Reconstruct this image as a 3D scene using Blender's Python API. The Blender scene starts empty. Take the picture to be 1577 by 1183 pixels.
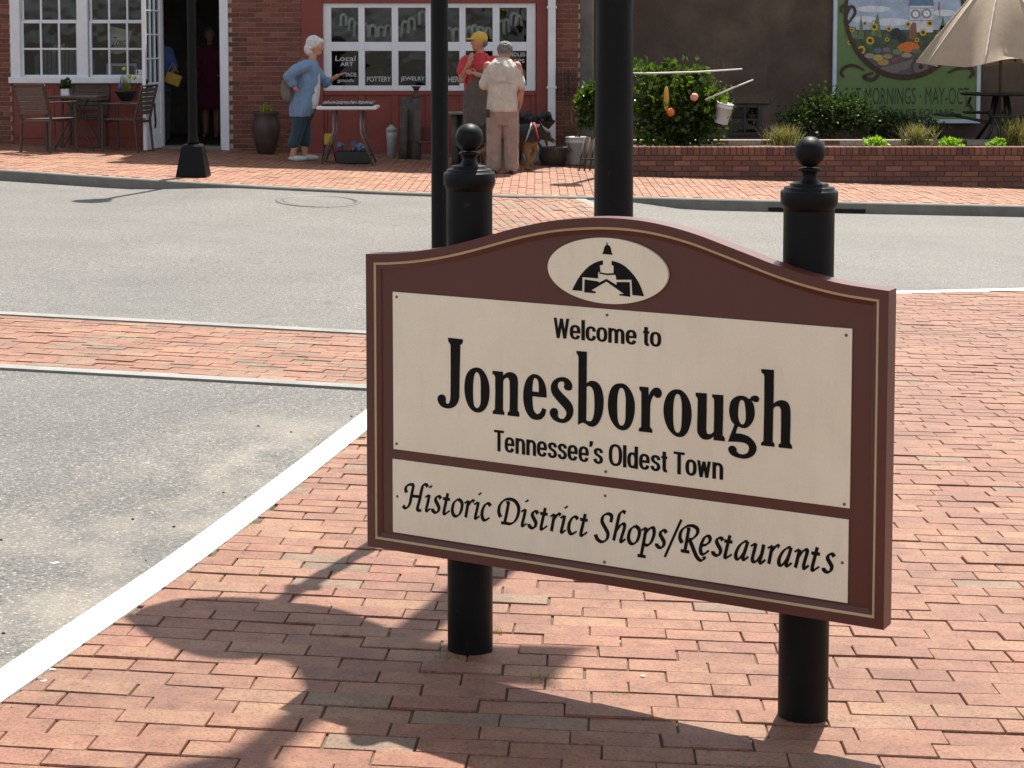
import bpy, bmesh, math, random
from math import sin, cos, tan, pi, radians, atan2, sqrt, exp, log
from mathutils import Vector, Matrix, Euler, Quaternion
random.seed(7)
sc = bpy.context.scene
C = sc.collection

# ------------------------------------------------------------------ camera, sky, sun, exposure
F_PX, YP, HOR, CZ = 2860.0, 279.0, 58.0, 1.6          # focal length, principal row, horizon row (photo px), eye height
TH = math.atan((YP - HOR) / F_PX)
cam_d = bpy.data.cameras.new('camera'); cam = bpy.data.objects.new('camera', cam_d); C.objects.link(cam)
cam.location = (0, 0, CZ); cam.rotation_euler = (pi / 2 - TH, 0, 0)
cam_d.sensor_width = 36; cam_d.lens = F_PX / 1577 * 36
cam_d.shift_y = -(591.5 - YP) / 1577
cam_d.clip_start = 0.05; cam_d.clip_end = 3000
sc.camera = cam
SUN_EL, SUN_AZ = radians(61), radians(17.5)             # azimuth from +Y towards +X
world = bpy.data.worlds.new('World'); sc.world = world; world.use_nodes = True
nt = world.node_tree; nt.nodes.clear()
sky = nt.nodes.new('ShaderNodeTexSky'); sky.sky_type = 'NISHITA'; sky.sun_disc = False
sky.sun_elevation = SUN_EL; sky.sun_rotation = SUN_AZ; sky.air_density = 1.0; sky.dust_density = 1.2; sky.ozone_density = 1.0
bg = nt.nodes.new('ShaderNodeBackground'); bg.inputs[1].default_value = 0.088
wo = nt.nodes.new('ShaderNodeOutputWorld')
hs = nt.nodes.new('ShaderNodeHueSaturation'); hs.inputs['Saturation'].default_value = .38; nt.links.new(sky.outputs[0], hs.inputs['Color']); nt.links.new(hs.outputs[0], bg.inputs[0]); nt.links.new(bg.outputs[0], wo.inputs[0])
sl = bpy.data.lights.new('sun', 'SUN'); sl.energy = 4.2; sl.angle = radians(0.53); sl.color = (1, .93, .82)
sun = bpy.data.objects.new('sun', sl); C.objects.link(sun); sun.location = (0, 0, 30)
SV = Vector((sin(SUN_AZ) * cos(SUN_EL), cos(SUN_AZ) * cos(SUN_EL), sin(SUN_EL)))
sun.rotation_euler = (-SV).to_track_quat('-Z', 'Y').to_euler()
sc.view_settings.view_transform = 'Standard'; sc.view_settings.look = 'None'
sc.view_settings.gamma = 1; sc.view_settings.use_curve_mapping = False
sc.view_settings.exposure = 1.3

# ------------------------------------------------------------------ photo pixel -> world helpers
_F = Vector((0, cos(TH), -sin(TH))); _U = Vector((0, sin(TH), cos(TH))); _C = Vector((0, 0, CZ))
def ray(x, y): return Vector(((x - 788.5) / F_PX, 0, 0)) + _F - _U * ((y - YP) / F_PX)
def at(x, y, Y):
    r = ray(x, y); return _C + r * (Y / r.y)
def zs(X, Y): return CZ - (1.431 + .0259 * Y + .031 * X)                       # near pavement
def zr(X, Y):                                                                    # carriageway
    a, b = .0259 * Y, .305
    m = -log(exp(-a * 40) + exp(-b * 40)) / 40 if a < 5 else b
    sm = lambda t: 0 if t < 0 else (1 if t > 1 else t * t * (3 - 2 * t))
    ramp = .085 * sm((X + 4.4) / 1.6) * sm((2.0 - X) / 1.0) * sm((Y - 17.2) / 2.4)                # road rises to meet the brick crossing
    return CZ - (1.49 + m + .031 * X) + ramp
def zf(X, Y=0): return CZ - (1.68 + .031 * X)                                    # far pavement
def gpt(x, y, fn):
    r = ray(x, y); lo, hi = 1.5, 80
    for i in range(50):
        m = (lo + hi) / 2; p = _C + r * (m / r.y)
        if p.z > fn(p.x, p.y): lo = m
        else: hi = m
    return _C + r * (lo / r.y)

# ------------------------------------------------------------------ object helpers
def tag(o, label=None, cat=None, group=None, kind=None):
    if label: o['label'] = label
    if cat: o['category'] = cat
    if group: o['group'] = group
    if kind: o['kind'] = kind
    return o
def link(o, parent=None):
    C.objects.link(o)
    if parent is not None: o.parent = parent
    return o
def empty(name, loc=(0, 0, 0), rz=0.0, label=None, cat=None, group=None):
    o = bpy.data.objects.new(name, None); o.empty_display_size = .1
    o.location = loc; o.rotation_euler = (0, 0, rz); link(o)
    return tag(o, label, cat, group)
def copy_tree(o, parent=None):
    c = o.copy(); link(c, parent)
    for ch in list(o.children): copy_tree(ch, c)
    return c

class MB:
    """collects vertices and faces of ONE mesh"""
    def __init__(s): s.v = []; s.f = []; s.sm = []; s.mi = []
    def add(s, vs, fs, smooth=False, mi=0):
        n = len(s.v); s.v += [tuple(p) for p in vs]
        for f in fs: s.f.append([i + n for i in f]); s.sm.append(smooth); s.mi.append(mi)
        return s
    def box(s, x0, x1, y0, y1, z0, z1, M=None, b=0.0, mi=0):
        if b <= 0:
            vs = [(x, y, z) for z in (z0, z1) for y in (y0, y1) for x in (x0, x1)]
            fs = [(0, 2, 3, 1), (4, 5, 7, 6), (0, 1, 5, 4), (2, 6, 7, 3), (0, 4, 6, 2), (1, 3, 7, 5)]
        else:
            b = min(b, (x1 - x0) * .45, (y1 - y0) * .45, (z1 - z0) * .45)
            vs = []; fs = []
            def q(ix, iy, iz, ax):
                c = [(x0, x1)[ix], (y0, y1)[iy], (z0, z1)[iz]]
                for k, i in enumerate((ix, iy, iz)):
                    if k != ax: c[k] += b if i == 0 else -b
                return tuple(c)
            idx = {}
            for ax in range(3):
                for ix in (0, 1):
                    for iy in (0, 1):
                        for iz in (0, 1):
                            idx[(ix, iy, iz, ax)] = len(vs); vs.append(q(ix, iy, iz, ax))
            g = lambda *k: idx[k]
            for e in (0, 1):
                fs.append((g(e,0,0,0), g(e,1,0,0), g(e,1,1,0), g(e,0,1,0)) if e else (g(e,0,0,0), g(e,0,1,0), g(e,1,1,0), g(e,1,0,0)))
                fs.append((g(0,e,0,1), g(0,e,1,1), g(1,e,1,1), g(1,e,0,1)) if e else (g(0,e,0,1), g(1,e,0,1), g(1,e,1,1), g(0,e,1,1)))
                fs.append((g(0,0,e,2), g(1,0,e,2), g(1,1,e,2), g(0,1,e,2)) if e else (g(0,0,e,2), g(0,1,e,2), g(1,1,e,2), g(1,0,e,2)))
            for i in (0, 1):
                for j in (0, 1):
                    fs.append((g(i,j,0,0), g(i,j,1,0), g(i,j,1,1), g(i,j,0,1)))
                    fs.append((g(i,0,j,0), g(i,1,j,0), g(i,1,j,2), g(i,0,j,2)))
                    fs.append((g(0,i,j,1), g(1,i,j,1), g(1,i,j,2), g(0,i,j,2)))
                    for k in (0, 1): fs.append((g(i,j,k,0), g(i,j,k,1), g(i,j,k,2)))
        if M is not None: vs = [M @ Vector(p) for p in vs]
        return s.add(vs, fs, False, mi)
    def lathe(s, prof, c=(0, 0, 0), n=24, M=None, smooth=True, cap=True, flute=0, mi=0):
        vs = []; fs = []
        for r, z in prof:
            for k in range(n):
                a = 2 * pi * k / n; rr = r * (1 - flute * (k % 2))
                p = Vector((c[0] + rr * cos(a), c[1] + rr * sin(a), c[2] + z)); vs.append(M @ p if M is not None else p)
        for i in range(len(prof) - 1):
            for k in range(n):
                a = i * n + k; b2 = i * n + (k + 1) % n; fs.append((a, b2, b2 + n, a + n))
        s.add(vs, fs, smooth, mi)
        if cap:
            m = len(s.v) - len(vs)
            s.f.append([m + k for k in reversed(range(n))]); s.sm.append(False); s.mi.append(mi)
            s.f.append([m + (len(prof) - 1) * n + k for k in range(n)]); s.sm.append(False); s.mi.append(mi)
        return s
    def tube(s, pts, r, n=8, cap=True, smooth=True, flat=1.0, mi=0):
        pts = [Vector(p) for p in pts]; N = len(pts)
        rr = r if isinstance(r, (list, tuple)) else [r] * N
        vs = []; fs = []; up = None
        for i, p in enumerate(pts):
            d = (pts[min(i + 1, N - 1)] - pts[max(i - 1, 0)]).normalized()
            if up is None:
                up = Vector((0, 0, 1)) if abs(d.z) < .9 else Vector((0, 1, 0))
            a = d.cross(up).normalized(); up = a.cross(d).normalized()
            for k in range(n):
                t = 2 * pi * k / n; vs.append(p + a * (rr[i] * cos(t)) + up * (rr[i] * flat * sin(t)))
        for i in range(N - 1):
            for k in range(n):
                x = i * n + k; y = i * n + (k + 1) % n; fs.append((x, y, y + n, x + n))
        if cap: fs.append(tuple(reversed(range(n)))); fs.append(tuple(range((N - 1) * n, N * n)))
        return s.add(vs, fs, smooth, mi)
    def bar(s, p, q, w, h=None, up=(0, 0, 1), mi=0):
        p, q = Vector(p), Vector(q); d = (q - p); L = d.length; d.normalize(); up = Vector(up)
        if abs(d.dot(up)) > .98: up = Vector((0, 1, 0))
        a = d.cross(up).normalized(); u = a.cross(d); h = w if h is None else h
        M = Matrix((( d.x, a.x, u.x, p.x), (d.y, a.y, u.y, p.y), (d.z, a.z, u.z, p.z), (0, 0, 0, 1)))
        return s.box(0, L, -w / 2, w / 2, -h / 2, h / 2, M, min(w, h) * .15, mi)
    def ball(s, c, r, n=14, m=9, sc3=(1, 1, 1), M=None, jit=0, mi=0):
        vs = []; fs = []
        for i in range(m + 1):
            ph = pi * i / m
            for k in range(n):
                t = 2 * pi * k / n; j = 1 + jit * (random.random() - .5)
                p = Vector((c[0] + r * sc3[0] * sin(ph) * cos(t) * j, c[1] + r * sc3[1] * sin(ph) * sin(t) * j, c[2] + r * sc3[2] * cos(ph) * j))
                vs.append(M @ p if M is not None else p)
        for i in range(m):
            for k in range(n):
                a = i * n + k; b = i * n + (k + 1) % n; fs.append((a, a + n, b + n, b))
        return s.add(vs, fs, True, mi)
    def prism(s, poly, z0, z1, M=None, mi=0):
        n = len(poly)
        vs = [Vector((p[0], p[1], z0)) for p in poly] + [Vector((p[0], p[1], z1)) for p in poly]
        if M is not None: vs = [M @ p for p in vs]
        fs = [tuple(reversed(range(n))), tuple(range(n, 2 * n))] + [(i, (i + 1) % n, n + (i + 1) % n, n + i) for i in range(n)]
        return s.add(vs, fs, False, mi)
    def mesh(s, name):
        me = bpy.data.meshes.new(name); me.from_pydata(s.v, [], s.f)
        me.polygons.foreach_set('use_smooth', s.sm); me.polygons.foreach_set('material_index', s.mi)
        me.validate(); me.update(); return me
    def build(s, name, mats, parent=None, loc=None, rot=None):
        me = s.mesh(name)
        for m in (mats if isinstance(mats, (list, tuple)) else [mats]): me.materials.append(m)
        o = bpy.data.objects.new(name, me)
        if loc is not None: o.location = loc
        if rot is not None: o.rotation_euler = rot
        return link(o, parent)
def fix_normals(o):
    bm = bmesh.new(); bm.from_mesh(o.data); bmesh.ops.recalc_face_normals(bm, faces=bm.faces); bm.to_mesh(o.data); bm.free(); return o

def catmull(pts, n=6, closed=False):
    """smooth through points; a third element 1 marks a sharp corner"""
    P = [Vector((p[0], p[1])) for p in pts]; K = [len(p) > 2 and p[2] == 1 for p in pts]; N = len(P); out = []
    for i in range(N if closed else N - 1):
        a, b = P[i], P[(i + 1) % N]
        p0 = P[i - 1] if (closed or i > 0) else a
        p3 = P[(i + 2) % N] if (closed or i + 2 < N) else b
        if K[i] and K[(i + 1) % N]: out.append(a); continue
        m0 = (b - a) if K[i] else (b - p0) * .5
        m1 = (b - a) if K[(i + 1) % N] else (p3 - a) * .5
        if K[i]: m0 = (b - a) * 1.0
        for k in range(n):
            t = k / n; t2 = t * t; t3 = t2 * t
            out.append(a * (2 * t3 - 3 * t2 + 1) + m0 * (t3 - 2 * t2 + t) + b * (-2 * t3 + 3 * t2) + m1 * (t3 - t2))
    if not closed: out.append(P[-1])
    return out
def interp(tab, x):
    if x <= tab[0][0]:
        (x0, y0), (x1, y1) = tab[0], tab[1]
    elif x >= tab[-1][0]:
        (x0, y0), (x1, y1) = tab[-2], tab[-1]
    else:
        for i in range(len(tab) - 1):
            if tab[i][0] <= x <= tab[i + 1][0]: break
        (x0, y0), (x1, y1) = tab[i], tab[i + 1]
    return y0 + (y1 - y0) * (x - x0) / (x1 - x0)
def fill_mesh(loops, depth=0.0):
    """2-D filled outline (holes by even-odd) -> mesh in local XY"""
    cu = bpy.data.curves.new('outline', 'CURVE'); cu.dimensions = '2D'; cu.fill_mode = 'BOTH'; cu.extrude = depth
    for lp in loops:
        sp = cu.splines.new('POLY'); sp.points.add(len(lp) - 1); sp.use_cyclic_u = True
        for i, p in enumerate(lp): sp.points[i].co = (p[0], p[1], 0, 1)
    o = bpy.data.objects.new('tmp', cu); C.objects.link(o)
    dg = bpy.context.evaluated_depsgraph_get(); me = bpy.data.meshes.new_from_object(o.evaluated_get(dg))
    bpy.data.objects.remove(o); bpy.data.curves.remove(cu); return me
def text_mesh(txt, bold=0.0, depth=0.0, space=1.0):
    cu = bpy.data.curves.new('txt', 'FONT'); cu.body = txt; cu.size = 1; cu.offset = bold; cu.extrude = depth; cu.space_character = space
    cu.resolution_u = 4
    o = bpy.data.objects.new('tmp', cu); C.objects.link(o)
    dg = bpy.context.evaluated_depsgraph_get(); me = bpy.data.meshes.new_from_object(o.evaluated_get(dg))
    bpy.data.objects.remove(o); bpy.data.curves.remove(cu); return me
def bounds(me):
    xs = [v.co.x for v in me.vertices]; ys = [v.co.y for v in me.vertices]
    return min(xs), max(xs), min(ys), max(ys)
def place_text(txt, x0, x1, y0, y1, M, name, mat, parent, bold=0.0, space=1.0, slant=0.0):
    """fit lettering into a box of the plane M (local XY)"""
    me = text_mesh(txt, bold, 0, space); a, b, c, d = bounds(me)
    for v in me.vertices:
        X = x0 + (v.co.x - a) / (b - a) * (x1 - x0); Y = y0 + (v.co.y - c) / (d - c) * (y1 - y0)
        v.co = M @ Vector((X + slant * (Y - y0), Y, 0))
    me.materials.clear(); me.materials.append(mat); me.name = name
    return link(bpy.data.objects.new(name, me), parent)
# ------------------------------------------------------------------ materials (procedural)
class NT:
    def __init__(s, name):
        s.m = bpy.data.materials.new(name); s.m.use_nodes = True; s.t = s.m.node_tree; s.t.nodes.clear()
        s.out = s.t.nodes.new('ShaderNodeOutputMaterial'); s.b = s.t.nodes.new('ShaderNodeBsdfPrincipled'); s.t.links.new(s.b.outputs[0], s.out.inputs[0])
    def n(s, typ, **kw):
        nd = s.t.nodes.new('ShaderNode' + typ)
        for k, v in kw.items(): setattr(nd, k, v)
        return nd
    def l(s, a, b): s.t.links.new(a, b)
    def pos(s, kind='pos'):
        if kind == 'pos': return s.n('NewGeometry').outputs['Position']
        return s.n('TexCoord').outputs['Object']
    def noise(s, vec, scale, detail=4, rough=.6):
        nd = s.n('TexNoise'); s.l(vec, nd.inputs['Vector']); nd.inputs['Scale'].default_value = scale
        nd.inputs['Detail'].default_value = detail; nd.inputs['Roughness'].default_value = rough; return nd.outputs['Fac']
    def scaled(s, vec, sc3):
        m = s.n('Mapping'); s.l(vec, m.inputs['Vector']); m.inputs['Scale'].default_value = sc3; return m.outputs[0]
    def ramp(s, fac, stops, interp='LINEAR'):
        r = s.n('ValToRGB'); s.l(fac, r.inputs[0]); cr = r.color_ramp; cr.interpolation = interp
        while len(cr.elements) < len(stops): cr.elements.new(.5)
        for e, (p, c) in zip(cr.elements, stops):
            e.position = p; e.color = (c, c, c, 1) if isinstance(c, (int, float)) else (*c, 1)
        return r.outputs[0]
    def mix(s, fac, a, b, mode='MIX'):
        m = s.n('Mix', data_type='RGBA', blend_type=mode)
        for sock, v in ((m.inputs[0], fac), (m.inputs[6], a), (m.inputs[7], b)):
            if hasattr(v, 'links'): s.l(v, sock)
            elif isinstance(v, (int, float)): sock.default_value = v if sock == m.inputs[0] else (v, v, v, 1)
            else: sock.default_value = (*v, 1)
        return m.outputs[2]
    def col(s, c): 
        if hasattr(c, 'links'): s.l(c, s.b.inputs['Base Color'])
        else: s.b.inputs['Base Color'].default_value = (*c, 1)
    def set(s, **kw):
        for k, v in kw.items():
            i = s.b.inputs[k.replace('_', ' ')]
            if hasattr(v, 'links'): s.l(v, i)
            else: i.default_value = v
        return s
    def bump(s, h, strength=.3, dist=.01):
        b = s.n('Bump'); b.inputs['Strength'].default_value = strength; b.inputs['Distance'].default_value = dist
        s.l(h, b.inputs['Height']); s.l(b.outputs[0], s.b.inputs['Normal'])
def simple(name, c, rough=.7, metal=0.0, var=.12, scale=6, bump=0.0, bscale=80, spec=.4, coord='pos', fine=True):
    t = NT(name); p = t.pos(coord); n = t.noise(p, scale, 5)
    a = tuple(x * (1 - var) for x in c); b = tuple(min(1, x * (1 + var)) for x in c)
    cl = t.ramp(n, [(.3, a), (.7, b)])
    if fine:
        f = t.noise(p, scale * 14, 3); cl = t.mix(.35 * min(1, var * 4), cl, t.ramp(f, [(.35, .55), (.65, 1.0)]), 'MULTIPLY')
    t.col(cl); t.set(Roughness=rough, Metallic=metal); t.b.inputs['Specular IOR Level'].default_value = spec
    if bump: t.bump(t.noise(p, bscale, 4), bump, .01)
    return t.m

def paver_mat(name, src, grey=.022, gain=1.0):
    """fired clay paver; one tone per brick (src: 'obj' = the object's own colour value, 'attr' = stored per face)"""
    t = NT(name); p = t.pos()
    if src == 'obj':
        oi = t.n('ObjectInfo'); sx = t.n('SeparateColor'); t.l(oi.outputs['Color'], sx.inputs[0]); r1, r2 = sx.outputs[0], sx.outputs[1]
    else:
        a = t.n('Attribute', attribute_name='tone'); sx = t.n('SeparateColor'); t.l(a.outputs['Color'], sx.inputs[0]); r1, r2 = sx.outputs[0], sx.outputs[1]
    g = lambda *c: (c[0] * .66 * gain, c[1] * .60 * gain, c[2] * .52 * gain)
    base = t.ramp(r1, [(0, g(.285, .135, .100)), (.22, g(.34, .155, .108)), (.45, g(.315, .145, .105)), (.6, g(.36, .18, .122)), (.75, g(.345, .150, .112)), (.93, g(.40, .235, .155)), (1, g(.32, .17, .128))])
    greyc = t.ramp(r1, [(0, g(.23, .165, .13)), (1, g(.30, .215, .165))])
    lt = t.n('Math', operation='LESS_THAN'); t.l(r2, lt.inputs[0]); lt.inputs[1].default_value = grey
    cl = t.mix(lt.outputs[0], base, greyc)
    # shift the texture from brick to brick
    cv = t.n('CombineXYZ'); t.l(r1, cv.inputs[0]); t.l(r2, cv.inputs[1]); vm = t.n('VectorMath', operation='MULTIPLY_ADD')
    t.l(cv.outputs[0], vm.inputs[0]); vm.inputs[1].default_value = (37, 53, 11); t.l(p, vm.inputs[2]); q = vm.outputs[0]
    mot = t.noise(q, 17, 6, .7); cl = t.mix(.95, cl, t.ramp(mot, [(.27, (.48, .47, .47)), (.46, (.90, .89, .88)), (.6, 1.0)]), 'MULTIPLY')
    hue = t.noise(q, 9, 4, .6); cl = t.mix(t.ramp(hue, [(.48, 0), (.70, .55)]), cl, g(.44, .27, .165))
    sp = t.noise(q, 115, 6, .8); cl = t.mix(.9, cl, t.ramp(sp, [(.36, .22), (.46, .78), (.54, 1.0), (.8, 1.0)]), 'MULTIPLY')
    lg = t.noise(q, 150, 3); cl = t.mix(t.ramp(lg, [(.56, 0), (.74, .5)]), cl, g(.50, .32, .23))
    st = t.noise(p, 1.7, 6, .65); cl = t.mix(.8, cl, t.ramp(st, [(.3, (.70, .68, .66)), (.6, 1.0)]), 'MULTIPLY')
    t.col(cl); t.set(Roughness=.62); t.b.inputs['Specular IOR Level'].default_value = .38
    ad = t.n('Math', operation='ADD'); t.l(mot, ad.inputs[0]); t.l(sp, ad.inputs[1])
    t.bump(ad.outputs[0], .5, .004); return t.m

def asphalt_mat():
    t = NT('asphalt'); p = t.pos()
    v = t.n('TexVoronoi'); t.l(p, v.inputs['Vector']); v.inputs['Scale'].default_value = 130
    sepv = t.n('SeparateColor'); t.l(v.outputs['Color'], sepv.inputs[0])
    ag = t.ramp(sepv.outputs[0], [(0, (.040, .039, .036)), (.35, (.115, .112, .105)), (.7, (.168, .163, .153)), (.9, (.23, .217, .198)), (1, (.46, .44, .40))])
    gap = t.ramp(v.outputs['Distance'], [(.25, 1.0), (.65, .45)]); cl = t.mix(.8, ag, gap, 'MULTIPLY')
    f = t.noise(p, 420, 3, .7); cl = t.mix(.7, cl, t.ramp(f, [(.3, .5), (.55, 1.0)]), 'MULTIPLY')
    big = t.noise(p, .55, 6, .6); cl = t.mix(.8, cl, t.ramp(big, [(.3, .62), (.65, 1.0)]), 'MULTIPLY')
    # wheel-worn streaks and washed-out sand
    st = t.noise(t.scaled(p, (.7, 1.3, 1)), .9, 6, .65); cl = t.mix(t.ramp(st, [(.46, 0), (.8, .3)]), cl, (.145, .141, .133))
    geo = t.n('SeparateXYZ'); t.l(p, geo.inputs[0])
    def rng(sock, a, b, c, d):
        m1 = t.n('MapRange'); t.l(sock, m1.inputs[0]); m1.inputs[1].default_value = a; m1.inputs[2].default_value = b
        m2 = t.n('MapRange'); t.l(sock, m2.inputs[0]); m2.inputs[1].default_value = c; m2.inputs[2].default_value = d; m2.inputs[3].default_value = 1; m2.inputs[4].default_value = 0
        mm = t.n('Math', operation='MULTIPLY'); t.l(m1.outputs[0], mm.inputs[0]); t.l(m2.outputs[0], mm.inputs[1]); return mm.outputs[0]
    # drifts of sand washed along the gutter (its own shape on the road)
    sand = t.noise(t.scaled(p, (1.0, .55, 1)), 2.6, 5, .62)
    gut = t.n('Math', operation='MULTIPLY_ADD'); t.l(geo.outputs[1], gut.inputs[0]); gut.inputs[1].default_value = -.16; t.l(geo.outputs[0], gut.inputs[2])
    band = rng(gut.outputs[0], -2.75, -2.25, -1.98, -1.9); near = rng(geo.outputs[1], 2.0, 3.5, 7.4, 8.6)
    mm = t.n('Math', operation='MULTIPLY'); t.l(band, mm.inputs[0]); t.l(near, mm.inputs[1])
    m3 = t.n('Math', operation='MULTIPLY'); t.l(mm.outputs[0], m3.inputs[0]); t.l(t.ramp(sand, [(.44, 0), (.68, .6)]), m3.inputs[1])
    cl = t.mix(m3.outputs[0], cl, t.ramp(f, [(.3, (.21, .18, .14)), (.6, (.31, .275, .225))]))
    cr = t.n('TexVoronoi', feature='DISTANCE_TO_EDGE'); wv = t.n('VectorMath', operation='ADD'); nz = t.n('TexNoise'); t.l(p, nz.inputs['Vector']); nz.inputs['Scale'].default_value = 1.6
    t.l(p, wv.inputs[0]); t.l(nz.outputs['Color'], wv.inputs[1]); t.l(wv.outputs[0], cr.inputs['Vector']); cr.inputs['Scale'].default_value = .33
    t.l(cl, t.b.inputs['Base Color'])
    cl2 = t.mix(.6, cl, t.ramp(cr.outputs['Distance'], [(0.0, .35), (.0035, 1.0)]), 'MULTIPLY'); t.l(cl2, t.b.inputs['Base Color'])
    t.set(Roughness=.62); t.b.inputs['Specular IOR Level'].default_value = .5
    ad = t.n('Math', operation='SUBTRACT'); t.l(f, ad.inputs[0]); t.l(v.outputs['Distance'], ad.inputs[1]); t.bump(ad.outputs[0], .6, .006); return t.m

def paint_white_mat():
    t = NT('white_road_paint'); p = t.pos(); n = t.noise(p, 9, 6, .7); w = t.noise(p, 70, 4, .7)
    cl = t.mix(t.ramp(n, [(.30, .7), (.56, 0)]), (.78, .77, .74), t.ramp(w, [(.3, (.48, .45, .40)), (.6, (.80, .79, .76))])); t.col(cl); t.set(Roughness=.75); t.bump(w, .3, .004); return t.m
def concrete_mat(name, c=(.42, .41, .38)):
    t = NT(name); p = t.pos(); n = t.noise(p, 5, 6, .65); w = t.noise(p, 160, 3, .7)
    cl = t.ramp(n, [(.3, tuple(x * .72 for x in c)), (.7, tuple(x * 1.1 for x in c))]); cl = t.mix(.6, cl, t.ramp(w, [(.3, .6), (.6, 1)]), 'MULTIPLY'); t.col(cl); t.set(Roughness=.88); t.bump(w, .35, .004); return t.m
def wallbrick_mat(name, pal):
    t = NT(name); p = t.pos(); oi = t.n('ObjectInfo'); r = oi.outputs['Random']
    cl = t.ramp(r, [(i / (len(pal) - 1), c) for i, c in enumerate(pal)]); n = t.noise(p, 30, 5, .65)
    cl = t.mix(.6, cl, t.ramp(n, [(.3, .6), (.65, 1)]), 'MULTIPLY'); t.col(cl); t.set(Roughness=.88); t.bump(t.noise(p, 120, 3), .5, .006); return t.m
def stucco_mat():
    t = NT('stained_stucco'); p = t.pos(); a = t.noise(p, .7, 6, .62); b = t.noise(t.scaled(p, (1, 1, .18)), 1.6, 5, .6); c = t.noise(p, 60, 4, .65)
    cl = t.ramp(a, [(.3, (.052, .035, .026)), (.5, (.115, .080, .058)), (.72, (.21, .155, .115))]); cl = t.mix(.7, cl, t.ramp(b, [(.3, .6), (.6, 1)]), 'MULTIPLY'); cl = t.mix(.6, cl, t.ramp(c, [(.3, .7), (.6, 1)]), 'MULTIPLY')
    t.col(cl); t.set(Roughness=.92); t.bump(c, .6, .012); return t.m
def sign_paint(name, c, rough=.42, speck=.5):
    """sprayed sign enamel with fine orange-peel grain"""
    t = NT(name); p = t.pos(); f = t.noise(p, 520, 3, .75); n = t.noise(p, 3.2, 5, .6); d = t.noise(t.scaled(p, (1, 1, .3)), 22, 4, .6)
    cl = t.mix(speck, c, t.ramp(f, [(.3, tuple(x * .80 for x in (1, 1, 1))), (.62, 1.0)]), 'MULTIPLY'); cl = t.mix(.5, cl, t.ramp(n, [(.3, (.82, .80, .76)), (.65, 1)]), 'MULTIPLY')
    cl = t.mix(.3, cl, t.ramp(d, [(.25, .78), (.5, 1)]), 'MULTIPLY'); sk = t.noise(t.scaled(p, (1, 1, .06)), 42, 3, .6); cl = t.mix(.10, cl, t.ramp(sk, [(.3, (.84, .81, .76)), (.5, 1)]), 'MULTIPLY')
    t.col(cl); t.set(Roughness=rough); t.bump(f, .12, .002); return t.m
def black_iron():
    t = NT('black_enamel'); p = t.pos(); f = t.noise(p, 240, 3, .7); n = t.noise(p, 6, 5, .6); d = t.noise(p, 45, 4, .6)
    cl = t.ramp(n, [(.3, (.0035, .0037, .004)), (.7, (.007, .0072, .0075))]); cl = t.mix(t.ramp(d, [(.66, 0), (.72, .5)]), cl, (.035, .032, .028)); t.col(cl); t.set(Roughness=t.ramp(n, [(.3, .40), (.7, .58)])); t.b.inputs['Specular IOR Level'].default_value = .15; t.bump(f, .15, .002); return t.m
def glass_mat():
    t = NT('window_glass'); p = t.pos(); t.t.nodes.remove(t.b)
    gl = t.n('BsdfGlossy'); gl.inputs['Roughness'].default_value = .02; gl.inputs[0].default_value = (.9, .93, .95, 1)
    tr = t.n('BsdfTransparent'); tr.inputs[0].default_value = (.80, .82, .82, 1)
    fr = t.n('Fresnel'); fr.inputs[0].default_value = 1.45; mx = t.n('MixShader')
    b = t.n('Bump'); b.inputs['Strength'].default_value = .12; b.inputs['Distance'].default_value = .05; t.l(t.noise(p, 2.2, 2), b.inputs['Height']); t.l(b.outputs[0], gl.inputs['Normal'])
    m = t.n('Math', operation='MULTIPLY_ADD'); t.l(fr.outputs[0], m.inputs[0]); m.inputs[1].default_value = 1.0; m.inputs[2].default_value = .0
    t.l(m.outputs[0], mx.inputs[0]); t.l(tr.outputs[0], mx.inputs[1]); t.l(gl.outputs[0], mx.inputs[2]); t.l(mx.outputs[0], t.out.inputs[0]); return t.m
def leaf_mat(name, a, b, trans=.35, gloss=.35):
    t = NT(name); at_ = t.n('Attribute', attribute_name='tone'); sx = t.n('SeparateColor'); t.l(at_.outputs['Color'], sx.inputs[0])
    cl = t.ramp(sx.outputs[0], [(0, a), (1, b)]); t.col(cl); t.set(Roughness=gloss)
    tl = t.n('BsdfTranslucent'); t.l(t.mix(1, cl, (1.5, 1.7, .6), 'MULTIPLY'), tl.inputs[0]); mx = t.n('MixShader'); mx.inputs[0].default_value = trans
    t.l(t.b.outputs[0], mx.inputs[1]); t.l(tl.outputs[0], mx.inputs[2]); t.l(mx.outputs[0], t.out.inputs[0]); return t.m
def cloth_mat(name, c, weave=260, var=.18, trans=0.0, bmp=.55):
    t = NT(name); p = t.pos('obj'); w = t.noise(p, weave, 3, .7); n = t.noise(p, 9, 5, .65)
    cl = t.ramp(n, [(.3, tuple(x * (1 - var) for x in c)), (.7, tuple(min(1, x * (1 + var)) for x in c))]); cl = t.mix(.4, cl, t.ramp(w, [(.3, .75), (.6, 1)]), 'MULTIPLY')
    t.col(cl); t.set(Roughness=.9); t.b.inputs['Sheen Weight'].default_value = .15; t.bump(t.noise(t.scaled(p, (1, 1, .45)), 16, 4, .6), bmp, .03)
    if trans:
        tl = t.n('BsdfTranslucent'); t.l(cl, tl.inputs[0]); mx = t.n('MixShader'); mx.inputs[0].default_value = trans
        t.l(t.b.outputs[0], mx.inputs[1]); t.l(tl.outputs[0], mx.inputs[2]); t.l(mx.outputs[0], t.out.inputs[0])
    return t.m
m_paver = paver_mat('clay_paver', 'obj'); m_paver_s = paver_mat('clay_paver_field', 'attr')
m_cross = paver_mat('crossing_paver', 'obj', .22, 1.1); m_cross_s = paver_mat('crossing_paver_field', 'attr', .22, 1.1)
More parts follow.
